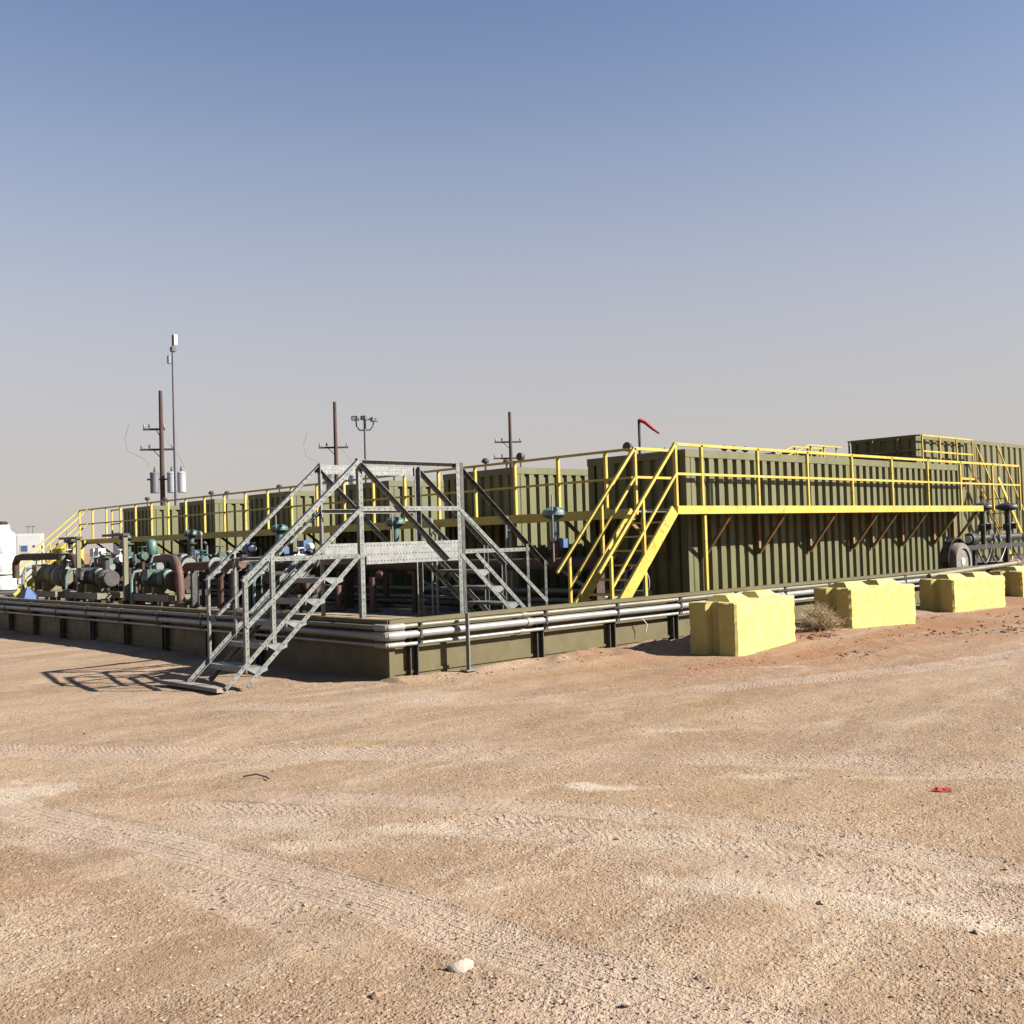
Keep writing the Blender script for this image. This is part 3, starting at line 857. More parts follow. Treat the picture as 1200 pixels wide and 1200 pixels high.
TX, TY, TP, TL, TW, TZ0, TZ1 = 7.6, 1.5, 4.5, 11.45, 2.4, .2, 3.15
tank_labels = ["olive corrugated steel tank right beside the yellow stair, nearest of the row",
               "olive corrugated tank second from the yellow stair, behind the windsock",
               "olive corrugated tank third from the yellow stair",
               "olive corrugated tank fourth from the yellow stair, behind the grey stair",
               "olive corrugated tank fifth from the yellow stair, second from the far left end",
               "olive corrugated tank at the far left end of the row"]
G1 = "olive corrugated tanks side by side in the front row"
proto = make_tank(TX, TY, TL, TW, TZ0, TZ1, .29, .062, tank_labels[0], G1)
tanks = [proto]
for k in range(1, 6):
    c = copy_tree(proto); c.location.y += TP * k; c['label'] = tank_labels[k]; tanks.append(c)
for k, t in enumerate(tanks):
    yc = TY + TP * k + TW / 2
    if k == 0:
        for x in (10.5, 10.85, 11.25): vent(t, x, 2.7, TZ1)
        vent(t, 12.35, 2.7, TZ1, .16); vent(t, 8.6, 2.75, TZ1, .1, .05)
    else:
        for x in (8.1, 8.65 + .1 * (k % 2)): vent(t, x, yc + .3 * (k % 2), TZ1, .2 + .05 * (k % 3), .09)
# road wheel and mudguard of the nearest tank
w = MB().lathe((18.2, 1.42, .72), (0, -1, 0), [(.30, 0), (.43, .02), (.47, .06), (.47, .2), (.44, .25), (.33, .26), (.31, .22)], 28).build("wheel", TYRE_DUSTY, tanks[0])
MB().lathe((18.2, 1.235, .72), (0, -1, 0), [(.32, -.05), (.32, .02), (.29, .03), (.24, -.01), (.12, .0), (.1, .05), (.04, .06)], 24).build("rim", CREAM, w)
mb = MB(); pts = [V((18.2 + .56 * math.cos(a), 1.30, .74 + .56 * math.sin(a))) for a in [math.pi * (k / 10) for k in range(11)]]
for a, b in zip(pts[:-1], pts[1:]):
    mb.prism([a, b, b + (b - V((18.2, 1.30, .74))).normalized() * .03, a + (a - V((18.2, 1.30, .74))).normalized() * .03], (0, .19, 0))
recalc(mb.build("mudguard", BLACK, tanks[0]))

# taller tanks standing behind
G2 = "taller olive tanks of the back row"
back = make_tank(27.6, 6.8, 12.0, 2.45, .2, 4.85, .56, .07, "tall olive tank of the back row, its long side sunlit at the right edge", G2)
b2 = copy_tree(back); b2.location = (27.0, 12.0, .0); b2['label'] = "tall olive tank of the back row, just showing above the nearest tank's roof"
# railing on the first back tank
rl = thing("tank_railing", (27.5, 6.6, 3.2), "yellow guard rail along the upper side of the tall back tank", "railing")
for z in (4.8, 4.25): MB().bar((27.55, 6.55, z), (31.6, 6.55, z), .05, .05).build("rail", YELLOW, rl)
for k in range(4): MB().bar((27.55 + 1.35 * k, 6.55, 3.4), (27.55 + 1.35 * k, 6.55, 4.8), .05, .05).build("post", YELLOW, rl)
MB().span((27.5, 6.5, 3.3), (31.7, 6.78, 3.38)).build("walkway", YELLOW, rl)
for z in (4.8, 4.3): MB().bar((27.45, 6.55, z), (27.45, 9.3, z), .05, .05).build("rail", BRACKET, rl)  # end side takes the darker yellow, its shade painted in
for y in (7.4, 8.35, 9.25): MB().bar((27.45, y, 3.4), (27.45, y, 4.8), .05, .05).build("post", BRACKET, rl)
# yellow stair of the back tank, coming down towards +X
bs_ = thing("back_stair", (31.8, 6.2, .2), "yellow stair leaning on the tall back tank at the right", "stair")
for y in (5.7, 6.45):
    MB().bar((31.7, y, 3.35), (34.6, y, .25), .04, .14).build("stringer", YELLOW, bs_)
    MB().bar((31.7, y, 4.55), (34.6, y, 1.4), .045, .045).build("handrail", YELLOW, bs_)
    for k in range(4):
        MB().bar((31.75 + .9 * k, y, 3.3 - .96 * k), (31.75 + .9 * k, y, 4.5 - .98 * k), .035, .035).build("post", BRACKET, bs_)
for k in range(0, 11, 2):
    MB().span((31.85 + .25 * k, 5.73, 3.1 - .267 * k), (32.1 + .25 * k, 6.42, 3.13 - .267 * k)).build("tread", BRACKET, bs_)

# yellow rails glimpsed over the nearest tank's roof
rl2 = thing("roof_railing", (20, 9, 3.1), "thin yellow guard rail glimpsed above the nearest tank roof", "railing")
for y in (11.2, 11.9):
    MB().bar((25.2, y, 4.05), (27.6, y - .2, 4.85), .05, .05).build("rail", YELLOW, rl2)
    MB().bar((27.6, y - .2, 4.85), (30.0, y - .2, 4.85), .05, .05).build("rail", YELLOW, rl2)
    for k in range(5): MB().bar((26.0 + .95 * k, y - .1, 3.2), (26.0 + .95 * k, y - .1, min(4.85, 4.3 + .33 * k)), .05, .05).build("post", YELLOW, rl2)


# ------------------------------------------------------------------ yellow catwalks
def rail_post(t, p, h=1.07, s=.05):
    p = V(p)
    MB().bar(p + V((0, 0, -.1)), p + V((0, 0, h)), s, s).build("post", YELLOW, t)


CX, CY, CZ = 6.4, .77, 2.07
cw = thing("catwalk", (CX, CY, CZ), "bright yellow catwalk along the sunlit long side of the nearest tank", "catwalk", "yellow catwalks round the tanks")
MB().span((CX + .026, CY + .026, CZ - .05), (18.5, TY - .03, CZ - .015)).build("deck", GALV_PLAIN, cw)
MB().span((CX, CY, CZ - .12), (18.5, CY + .022, CZ + .02)).build("fascia", YELLOW, cw)
posts = [CX + .03] + [7.15 + 1.7 * k for k in range(0, 7)] + [19.2, 20.9]
for x in posts: rail_post(cw, (x, CY + .045, CZ))
for z, w_ in ((1.06, .05), (.56, .042)):
    MB().bar((CX, CY + .045, CZ + z), (20.92, CY + .045, CZ + z), w_, w_).build("handrail" if z > 1 else "mid_rail", YELLOW, cw)
MB().bar((CX, 1.70, CZ + 1.06), (TX - .04, 1.70, CZ + 1.06), .05, .05).build("handrail", YELLOW, cw)
MB().bar((CX, 1.70, CZ + .56), (TX - .04, 1.70, CZ + .56), .042, .042).build("mid_rail", YELLOW, cw)
for x in (CX + .03, TX - .06): rail_post(cw, (x, 1.70, CZ))
for x, y in ((7.17, CY + .04), (6.5, 1.62)):
    MB().bar((x, y, .2), (x, y, CZ - .15), .06, .06).build("leg", YELLOW, cw)
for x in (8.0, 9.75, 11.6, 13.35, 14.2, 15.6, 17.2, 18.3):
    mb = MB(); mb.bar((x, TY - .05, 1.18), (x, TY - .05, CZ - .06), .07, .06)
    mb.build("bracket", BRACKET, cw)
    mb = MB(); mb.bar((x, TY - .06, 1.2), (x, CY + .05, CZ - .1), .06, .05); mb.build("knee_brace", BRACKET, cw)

ce = thing("catwalk", (CX, 1.78, CZ), "long shaded yellow catwalk along the tank ends, running off to the left", "catwalk", "yellow catwalks round the tanks")
Y0_, Y1_ = 1.78, 27.4
MB().span((CX + .026, Y0_, CZ - .05), (TX - .04, Y1_, CZ - .015)).build("deck", GALV_PLAIN, ce)
MB().span((CX, Y0_ + .0, CZ - .15), (CX + .022, Y1_, CZ + .02)).build("fascia", YELLOW, ce)
for k in range(22):
    rail_post(ce, (CX + .045, Y0_ + .62 + 1.19 * k, CZ), s=.055)
for z, w_ in ((1.06, .045), (.56, .04)):
    MB().bar((CX + .045, Y0_, CZ + z), (CX + .045, Y1_, CZ + z), w_, w_).build("handrail" if z > 1 else "mid_rail", YELLOW, ce)
for z in (1.06, .56):
    MB().bar((TX - .02, 26.5, CZ + z), (TX - .02, Y1_, CZ + z), .045, .045).build("handrail", YELLOW, ce)
rail_post(ce, (TX - .02, 26.6, CZ)); rail_post(ce, (TX - .02, 27.35, CZ))
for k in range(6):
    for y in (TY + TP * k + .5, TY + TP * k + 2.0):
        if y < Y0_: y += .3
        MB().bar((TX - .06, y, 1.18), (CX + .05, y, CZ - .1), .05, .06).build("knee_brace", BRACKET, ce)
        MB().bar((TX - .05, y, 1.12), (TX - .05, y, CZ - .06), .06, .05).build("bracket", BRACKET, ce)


def yellow_stair(y0, y1, label, xt=CX - .01, zt=CZ, run=.93):
    zb = .22
    n = 8
    xb = xt - (zt - zb) * run
    t = thing("yellow_stair", (xb, (y0 + y1) / 2, zb), label, "stair", "yellow stairs up to the catwalk")
    at = lambda z: xb + (z - zb) * run
    for y in (y0, y1):
        MB().bar((at(zb) - .05, y, zb), (at(zt) - .06, y, zt - .05), .05, .21).build("stringer", YELLOW, t)
        MB().bar((at(zb) - .25, y, zb + .83), (xt + .02, y, zt + 1.06), .048, .048).build("handrail", YELLOW, t)
        MB().bar((at(zb) + .02, y, zb + .56), (xt + .02, y, zt + .56), .042, .042).build("mid_rail", YELLOW, t)
        for x in (at(zb) + .04, at(zb) + .86):
            z = zb + (x - xb) / run
            MB().bar((x, y, z + .1), (x, y, z + 1.04), .045, .045).build("post", YELLOW, t)
    for k in range(1, n):
        z = zb + (zt - zb) * k / n
        MB().span((at(z) - .08, y0 + .027, z - .03), (at(z) + .14, y1 - .027, z)).build("tread", YELLOW, t)
    return t


yellow_stair(.80, 1.70, "bright yellow steel stair up to the nearest corner of the catwalk")
yellow_stair(26.55, 27.35, "small far yellow stair at the left end of the catwalk", run=1.15)


# ------------------------------------------------------------------ yellow concrete blocks
def make_block(label, x, y, th, z, L=1.8, W=.75, H=.62, seed=0):
    r = random.Random(seed)
    t = thing("barrier_block", (x, y, z), label, "concrete block", "yellow concrete barrier blocks along the wall", th)
    # body with V grooves in both ends and chamfered edges; local: x 0..L, y 0..W
    import bmesh
    g0, g1, gd = W * .36, W * .62, .10
    out = [(.03, 0), (L - .03, 0), (L, .03), (L, g0), (L + gd * .0 - gd, (g0 + g1) / 2 - .05), (L - gd, (g0 + g1) / 2 + .05), (L, g1), (L, W - .03), (L - .03, W), (.03, W), (0, W - .03), (0, g1), (gd, (g0 + g1) / 2 + .05), (gd, (g0 + g1) / 2 - .05), (0, g0), (0, .03)]
    bm = bmesh.new()
    loops = []
    for zz in (-.12, .0, .14, .3, .46, H - .02, H):
        ins = .02 if zz == H else 0
        ring = []
        for (px, py) in out:
            cx_, cy_ = L / 2, W / 2
            q = (px + (cx_ - px) * ins / L * 2 + r.uniform(-.004, .004), py + (cy_ - py) * ins / W * 2 + r.uniform(-.004, .004), zz + r.uniform(-.004, .004))
            ring.append(bm.verts.new(q))
        loops.append(ring)
    n = len(out)
    for a, b in zip(loops[:-1], loops[1:]):
        for i in range(n):
            bm.faces.new((a[i], a[(i + 1) % n], b[(i + 1) % n], b[i]))
    bm.faces.new(loops[-1]); bm.faces.new(loops[0][::-1])
    bmesh.ops.subdivide_edges(bm, edges=[e for e in bm.edges if e.calc_length() > .3], cuts=4, use_grid_fill=True)
    bmesh.ops.subdivide_edges(bm, edges=[e for e in bm.edges if e.calc_length() > .11], cuts=2, use_grid_fill=True)
    co_ = np.array([v.co[:] for v in bm.verts])
    nz = vnoise(co_[:, 0] + seed * 7, co_[:, 1] + co_[:, 2] * 1.7, 9, 41) + .6 * vnoise(co_[:, 0] * 1.3 + co_[:, 2] + seed, co_[:, 1] - co_[:, 2], 21, 42)
    nz2 = vnoise(co_[:, 0] + co_[:, 2] * .7 + seed, co_[:, 1] + co_[:, 2] * 1.1, 3, 43)
    for k, v in enumerate(bm.verts):
        x_, y_, z_ = v.co
        dx_ = min(x_, L - x_); dy_ = min(y_, W - y_); dz_ = H - z_
        e = sorted((abs(dx_), abs(dy_), abs(dz_)))
        c_ = Vector((L / 2 - x_, W / 2 - y_, H / 2 - z_)).normalized()
        if e[1] < .05: v.co += c_ * max(0, .006 + .035 * nz[k])
        v.co += c_ * (.012 * nz2[k]) + Vector((r.uniform(-1, 1), r.uniform(-1, 1), r.uniform(-1, 1))) * .003
    me = bpy.data.meshes.new("body"); bm.to_mesh(me); bm.free(); me.materials.append(YELLOW_C)
    o_ = bpy.data.objects.new("body", me); COL.objects.link(o_); o_.parent = t
    # raised keys on top (two wedges with a lifting gap between)
    for a, b in ((.16, L * .43), (L * .57, L - .16)):
        mb = MB()
        P0 = [(a, W * .22, H - .01), (b, W * .22, H - .01), (b, W * .78, H - .01), (a, W * .78, H - .01)]
        P1 = [(a + .09, W * .38, H + .085), (b - .09, W * .38, H + .085), (b - .09, W * .62, H + .085), (a + .09, W * .62, H + .085)]
        mb.v += [V(p) for p in P0 + P1]
        for q in ((0, 1, 5, 4), (1, 2, 6, 5), (2, 3, 7, 6), (3, 0, 4, 7), (4, 5, 6, 7), (3, 2, 1, 0)): mb.face(list(q))
        mb.build("top_key", YELLOW_C, t, local=True)
    mb = MB(); mb.tube([(L / 2 - .08, W / 2, H - .02), (L / 2 - .06, W / 2, H + .05), (L / 2, W / 2, H + .075), (L / 2 + .06, W / 2, H + .05), (L / 2 + .08, W / 2, H - .02)], .01, 6)
    mb.build("lifting_loop", RUST, t, local=True)
    return t


make_block("chipped yellow concrete block nearest the camera, tilted beside the sunlit wall", 4.14, -1.9, .116, .05, seed=1)
make_block("yellow concrete block with dry weed at its shaded end", 7.86, -1.49, -.13, .03, seed=2)
make_block("yellow concrete block third from the grey stair", 12.07, -1.28, -.147, -.03, seed=3)
make_block("yellow concrete block cut by the right edge of the photo", 15.75, -1.12, -.12, -.03, seed=4)

# tumbleweed between the first two blocks
mb = MB(); g = random.Random(3)
for cx_, cy_, R_, n_ in ((7.25, -1.30, .37, 420), (6.75, -.78, .36, 170)):
    z_ = .02
    for i in range(n_):
        a = g.uniform(0, 6.283); el = g.uniform(.05, 1.5); L_ = R_ * g.uniform(.6, 1.15)
        d = V((math.cos(a) * math.cos(el), math.sin(a) * math.cos(el), math.sin(el)))
        p0 = V((cx_, cy_, z_)) + d * .03; b_ = V((g.uniform(-1, 1), g.uniform(-1, 1), g.uniform(-.6, .6))) * .09
        pts = [p0, p0 + d * L_ * .5 + b_, p0 + d * L_ + b_ * g.uniform(-.5, 1.5)]
        mb.tube(pts, [.004, .003, .0015], 3, False)
        for j in range(3):
            q = pts[1].lerp(pts[2], g.random()); e = V((g.uniform(-1, 1), g.uniform(-1, 1), g.uniform(-.5, 1))) * .10
            mb.tube([q, q + e], [.0025, .001], 3, False)
tag(mb.build("tumbleweed", STRAW), "dry straw coloured tumbleweed caught between the first two yellow blocks", "tumbleweed")


# ------------------------------------------------------------------ small things lying on the yard
def ground_z(x, y): return float(height(np.array([x]), np.array([y]), np.array([1.]))[0])


def rock(x, y, r, label, seed, mat_=ROCK):
    import bmesh
    bm = bmesh.new(); bmesh.ops.create_icosphere(bm, subdivisions=3, radius=r)
    g = random.Random(seed); ax = [V((g.uniform(-1, 1), g.uniform(-1, 1), g.uniform(-1, 1))).normalized() for _ in range(9)]
    for v in bm.verts:
        n = v.co.normalized(); k = 1 + .10 * sum(math.sin(3 * n.dot(a) + i) for i, a in enumerate(ax)) / 3
        for a in ax[:6]:
            q = n.dot(a)
            if q > .72: k *= .72 / q
        v.co = n * r * k; v.co.z *= .6; v.co.x *= 1.35
    me = bpy.data.meshes.new("rock"); bm.to_mesh(me); bm.free(); me.materials.append(mat_)
    o_ = bpy.data.objects.new("rock", me); COL.objects.link(o_); o_.location = (x, y, ground_z(x, y) + r * .12); o_.rotation_euler = (.1, -.1, -.6 + seed)
    return tag(o_, label, "rock")


rock(-4.97, -6.98, .043, "pale whitish rock lying on the tyre tracks in the foreground", 0)
rock(-3.35, -8.25, .02, "small pale stone on the dirt near the lower right", 2)
mb = MB(); zg = ground_z(-1.28, -7.15)
pts = [V((-1.36, -7.02, zg + .012)), V((-1.31, -7.1, zg + .03)), V((-1.26, -7.19, zg + .018)), V((-1.19, -7.28, zg + .035))]
pts = [V((-1.28, -7.15, zg)) + (p - V((-1.28, -7.15, zg))) * .37 for p in pts]
for a, b, w0, w1 in zip(pts[:-1], pts[1:], (.008, .022, .02), (.022, .02, .01)):
    s_ = V((.8, .55, .15)).normalized()
    n = len(mb.v)
    mb.v += [a - s_ * w0, a + s_ * w0 + V((0, 0, .012)), b + s_ * w1 + V((0, 0, .006)), b - s_ * w1, a - s_ * w0 - V((0, 0, .006)), a + s_ * w0 + V((0, 0, .006)), b + s_ * w1, b - s_ * w1 - V((0, 0, .006))]
    for q in ((0, 1, 2, 3), (7, 6, 5, 4), (0, 4, 5, 1), (2, 6, 7, 3), (1, 5, 6, 2), (3, 7, 4, 0)): mb.face([n + k for k in q])
tag(mb.build("red_rag", RED), "small crumpled red rag lying on the bare dirt at right", "rag")
mb = MB(); P_ = [(-3.93, -3.38), (-3.86, -3.44), (-3.82, -3.50), (-3.84, -3.58)]
mb.tube([(x, y, ground_z(x, y) + .015 + (.012 if i == 1 else 0)) for i, (x, y) in enumerate(P_)], .006, 6)
tag(mb.build("bent_wire", DARKSTEEL), "short dark bent wire on the dirt before the grey stair", "wire")

# ------------------------------------------------------------------ pipework inside the containment
hd = thing("manifold_header", (5.6, 13, .2), "long rusty header pipe running past the tank ends under the catwalk", "pipe")
MB().tube([(5.6, 1.2, 1.16), (5.6, 7, 1.14), (5.6, 14, 1.14), (5.6, 27, 1.14)], .11, 14).build("pipe", RUST, hd)
for k in range(11):
    mb = MB(); y = 1.9 + 2.5 * k
    mb.span((5.5, y - .06, .2), (5.7, y + .06, 1.03)); mb.build("leg", RUST, hd)
for k in range(6):
    y = 1.4 + 4.5 * k
    mb = MB(); mb.lathe((5.6, y, 1.14), (0, 1, 0), [(.17, 0), (.17, .035)], 16); mb.lathe((5.6, y + .05, 1.14), (0, 1, 0), [(.17, 0), (.17, .035)], 16)
    mb.build("flange", RUST_PINK, hd)
for i, (z, r, x) in enumerate(((.42, .05, 6.6), (.60, .05, 6.6), (.34, .06, 6.2))):
    tag(MB().tube([(x, 1.6, z), (x, 27, z)], r, 10).build("low_pipe", PIPE_DULL if i < 2 else DARKSTEEL),
        ["lower of two dull pipes running low before the tank ends", "upper of two dull pipes running low before the tank ends", "dark pipe lying nearest the sandy floor before the tank ends"][i], "pipe", "low pipes before the tank ends")


def actuator(x, y, z, label, body, cap, base_z, group, r=.21):
    t = thing("valve_actuator", (x, y, base_z), label, "valve", group)
    MB().lathe((x, y, z - .12), (0, 0, 1), [(r * .9, 0), (r, .02), (r, .07), (r * .96, .10), (r * .6, .15), (r * .2, .17)], 20).build("diaphragm_housing", cap, t)
    mb = MB(); mb.lathe((x, y, z - .125), (0, 0, -1), [(r * .9, 0), (r * .5, .04), (.075, .06), (.075, .42)], 14); mb.build("yoke", cap, t)
    mb = MB(); mb.tube([(x, y, z - .55), (x, y, base_z)], .06, 10); mb.lathe((x, y, z - .72), (0, 0, 1), [(.13, 0), (.13, .16), (.08, .2)], 14); mb.build("valve_body", body, t)
    mb = MB(); mb.tube([(x - .16, y - .12, z + .25), (x - .16, y - .12, base_z)], .016, 6); mb.build("sensing_tube", GALV_PLAIN, t)
    mb = MB(); mb.box((x + .05, y - .16, z - .60), (.14, .14, .16)); mb.tube([(x, y - .1, z - .5), (x + .05, y - .16, z - .55)], .02, 6); mb.build("positioner", BLUE if body is not BLACK else BLACK, t)
    return t


ACTL = ["faded teal diaphragm valve beside the yellow stair", "teal diaphragm valve seen through the grey stair landing",
        "teal diaphragm valve behind the grey stair handrails", "teal diaphragm valve above the rusty elbow pipes",
        "dark diaphragm valve on an olive stand at left", "dark diaphragm valve farthest left, above the olive motor"]
for k, (x, y) in enumerate(((5.6, 2.9), (5.6, 7.6), (5.6, 12.3), (5.6, 17.0), (5.6, 21.4), (5.6, 26.0))):
    actuator(x, y, 2.12, ACTL[k], DARKSTEEL if k > 3 else RUST_PINK, DARKSTEEL if k > 3 else (TEAL_PALE if k == 0 else TEAL), 1.2, "diaphragm valves along the header pipe", .21)
for k, x in enumerate((20.75, 22.4)):
    actuator(x, 1.75, 2.16, ["black diaphragm valve at the right, nearer of two", "black diaphragm valve at the right edge, farther of two"][k], BLACK, BLACK, .95, "black valves on the skid at right", .30)

# black skid at the right edge
sk = thing("manifold_skid", (21, 1.8, .2), "black pipe manifold skid at the right edge beyond the tank wheel", "skid")
MB().bar((19.5, 1.7, 1.03), (24.5, 1.7, 1.03), .16, .13).build("beam", BLACK, sk)
MB().bar((19.5, 2.6, 1.03), (24.5, 2.6, 1.03), .16, .09).build("beam", BLACK, sk)
for x in (19.7, 22.1, 24.3):
    for y in (1.7, 2.6): MB().bar((x, y, .2), (x, y, .985), .12, .12).build("leg", BLACK, sk)
MB().tube([(19.4, 2.1, 1.25), (24.5, 2.1, 1.25)], .1, 12).build("pipe", BLACK, sk)
mb = MB(); mb.lathe((19.7, 1.7, 1.25), (1, 0, 0), [(.05, -.02), (.16, 0), (.17, .3), (.14, .36), (.06, .45)], 16); mb.build("motor", BLACK, sk)
mb = MB(); mb.lathe((19.69, 1.69, 1.25), (-1, 0, 0), [(.10, 0), (.10, .03)], 14); mb.build("motor_cap", WHITE, sk)
for i, x in enumerate((21.2, 21.55, 23.2)):
    mb = MB(); mb.tube([(x, 1.65, 1.1), (x, 1.65, 1.35)], .035, 8); mb.tube([(x, 1.62, 1.3), (x + .12, 1.6, 1.5)], .012, 6); mb.lathe((x, 1.65, 1.2), (0, -1, 0), [(.05, 0), (.05, .05)], 10)
    mb.build("hand_valve", GALV_PLAIN, sk)
for i, (x0, x1) in enumerate(((20.0, 20.9), (20.7, 21.8), (22.3, 23.6))):
    mb = MB(); mb.tube([(x0 + (x1 - x0) * j / 12, 1.6, .98 - .38 * math.sin(math.pi * j / 12)) for j in range(13)], .018, 6); mb.build("hose", BLACK, sk)

# standpipes on the floor
for i, (x, y, h, lab) in enumerate(((5.13, 7.8, .72, "rusty standpipe with a round valve beside the landing plate"), (4.96, 8.84, .55, "rusty standpipe under the grey stair flight, left of the landing post"),
                                    (6.3, 8.95, .85, "thin rusty standpipe standing farther back under the landing"), (4.04, 11.78, .85, "rusty standpipe behind the lowest stair post"),
                                    (4.89, 11.84, 1.0, "tall rusty standpipe behind the middle of the stair flight"))):
    t = thing("standpipe", (x, y, .2), lab, "pipe", "rusty standpipes on the containment floor")
    mb = MB(); mb.tube([(x, y, .2), (x, y, .2 + h)], .07, 12); mb.build("pipe", RUST_PINK, t)
    mb = MB(); mb.lathe((x, y, .2), (0, 0, 1), [(.17, 0), (.17, .03)], 14); mb.build("flange", RUST, t)
    if i in (0, 2):
        mb = MB(); mb.lathe((x + .1, y, .2 + h + .02), (1, -.4, 0), [(.09, 0), (.11, .04), (.11, .1), (.06, .14)], 14); mb.build("valve_head", RUST_PINK, t)


def pump_unit(x, y, label, bodym, casem, skidm, s=1.0, axis=1, text=None, zc=.95):
    """Motor + pump on a skid. axis=1 along Y, 0 along X."""
    t = thing("pump_unit", (x, y, .2), label, "pump", "pump sets behind the shaded wall")
    A = V((0, 1, 0)) if axis else V((1, 0, 0)); B = V((1, 0, 0)) if axis else V((0, -1, 0))
    O = V((x, y, 0))
    zc = zc * s if False else zc
    r = .25 * s
    mb = MB()
    for k in range(12):
        h0 = -.55 * s + k * .075 * s
        mb.lathe(O + V((0, 0, zc)) + A * h0, A, [(r * .9, 0), (r * .9, .03 * s), (r, .031 * s), (r, .055 * s), (r * .9, .056 * s)], 18)
    mb.lathe(O + V((0, 0, zc)) + A * (.35 * s), A, [(r * .95, 0), (r * .98, .08), (r * .7, .16), (.08, .18)], 18)
    mb.build("motor", bodym, t)
    mb = MB(); mb.lathe(O + V((0, 0, zc)) - A * (.55 * s), -A, [(r * 1.02, 0), (r * 1.05, .05), (r * .9, .2 * s), (r * .4, .24 * s)], 18); mb.build("fan_cover", bodym, t)
    c = O - B * (r * .8) + V((0, 0, zc + .1)); mb = MB(); mb.box(c, (.22 if axis else .3, .3 if axis else .22, .26)); mb.build("terminal_box", bodym, t)
    mb = MB(); c = O + V((0, 0, zc - .05)) - A * (1.05 * s)
    mb.lathe(c, -A, [(.10, -.25), (.12, -.1), (.22 * s, -.06), (.27 * s, -.02), (.27 * s, .12), (.22 * s, .18), (.13, .2), (.13, .36), (.20, .361), (.20, .41), (.15, .411), (.15, .425), (.20, .426), (.20, .47)], 20)
    mb.tube([c - A * .08 + V((0, 0, .2)), c - A * .08 + V((0, 0, .62 * s))], .085, 12); mb.lathe(c - A * .08 + V((0, 0, .56 * s)), V((0, 0, 1)), [(.16, 0), (.16, .04)], 16)
    mb.build("pump_casing", casem, t)
    mb = MB()
    for sgn in (-1, 1):
        mb.bar(O + B * (sgn * .32) + A * (.7 * s) + V((0, 0, .52)), O + B * (sgn * .32) - A * (1.5 * s) + V((0, 0, .52)), .08, .16)
    for k in (-1.45, -.4, .65):
        mb.bar(O + B * .28 + A * k * s + V((0, 0, .52)), O - B * .28 + A * k * s + V((0, 0, .52)), .08, .14)
    for k in (-.35, .25):
        mb.box(O + A * k * s + V((0, 0, (.6 + zc - r * .8) / 2)), (.5, .1, zc - r * .8 - .6) if axis else (.1, .5, zc - r * .8 - .6))
    mb.build("skid_frame", skidm, t)
    for k in (-1.3, .5):
        for sgn in (-1, 1):
            mb = MB(); p = O + B * (sgn * .32) + A * (k * s); mb.span((p.x - .05, p.y - .05, .2), (p.x + .05, p.y + .05, .44)); mb.build("leg", RUST, t)
    mb = MB(); q = O - B * (r + .1) + A * (.1)
    mb.tube([q + V((.0, 0, zc + .2)), q - B * .18 + V((0, 0, zc + .18)), q - B * .25 + V((0, 0, zc)), q - B * .25 + V((0, 0, .5)), q - B * .3 - A * .15 + V((0, 0, .22))], .035, 8)
    mb.build("conduit", TEAL_PALE, t)
    return t


pump_unit(3.0, 20.7, "large olive motor pump farthest left behind the shaded wall", OLIVE_PALE, PIPE_DULL, OLIVE_PALE, 1.1, 1, zc=1.05)
p2 = pump_unit(3.0, 17.5, "black motor with white lettering on an olive skid behind the shaded wall", BLACK, DARKSTEEL, OLIVE_PALE, .92, 1, zc=1.0)
pump_unit(3.2, 13.9, "dark green motor on an olive skid beside the rusty elbow pipe", GREEN, RUST, OLIVE_PALE, .9, 1, zc=.95)
pump_unit(4.6, 16.0, "second dark green motor set farther in behind the pumps", GREEN, BLACK, DARKSTEEL, .9, 1, zc=1.3)
pump_unit(4.6, 20.0, "black motor set farther in behind the olive motor", BLACK, GREEN, DARKSTEEL, 1.0, 1, zc=1.3)
pump_unit(4.4, 10.3, "dark motor set behind the stair handrails", BLACK, RUST, DARKSTEEL, .9, 1, zc=.85)
# white lettering and sticker on the black motor
fc = bpy.data.curves.new("lettering", 'FONT'); fc.body = "AX"; fc.size = .22; fc.extrude = .003
fo = bpy.data.objects.new("lettering", fc); COL.objects.link(fo); fo.parent = p2
fo.matrix_basis = Matrix.Translation(V((-.292, .36, .84))) @ Matrix(((0, 0, -1), (-1, 0, 0), (0, 1, 0))).to_4x4()
fc.materials.append(WHITE)
dg_ = bpy.context.evaluated_depsgraph_get(); dg_.update()
lm = bpy.data.meshes.new_from_object(fo.evaluated_get(dg_)); lo = bpy.data.objects.new("lettering", lm); COL.objects.link(lo)
lo.parent = p2; lo.matrix_basis = fo.matrix_basis.copy(); bpy.data.objects.remove(fo)
MB().box((-.30, -.22, .82), (.006, .16, .2)).build("sticker", WHITE, p2, local=True)

# big insulated brown pipe bending round the olive motor
mb = MB(); mb.tube([(3.2, 24.0, .9), (3.2, 24.0, 1.35), (3.2, 23.8, 1.52), (3.2, 23.4, 1.55), (3.2, 19.6, 1.55), (3.15, 19.0, 1.48), (3.1, 18.7, 1.2), (3.1, 18.65, .6)], .105, 14)
tag(mb.build("curved_pipe", RUST), "thick dark brown pipe curving over the large olive motor", "pipe")
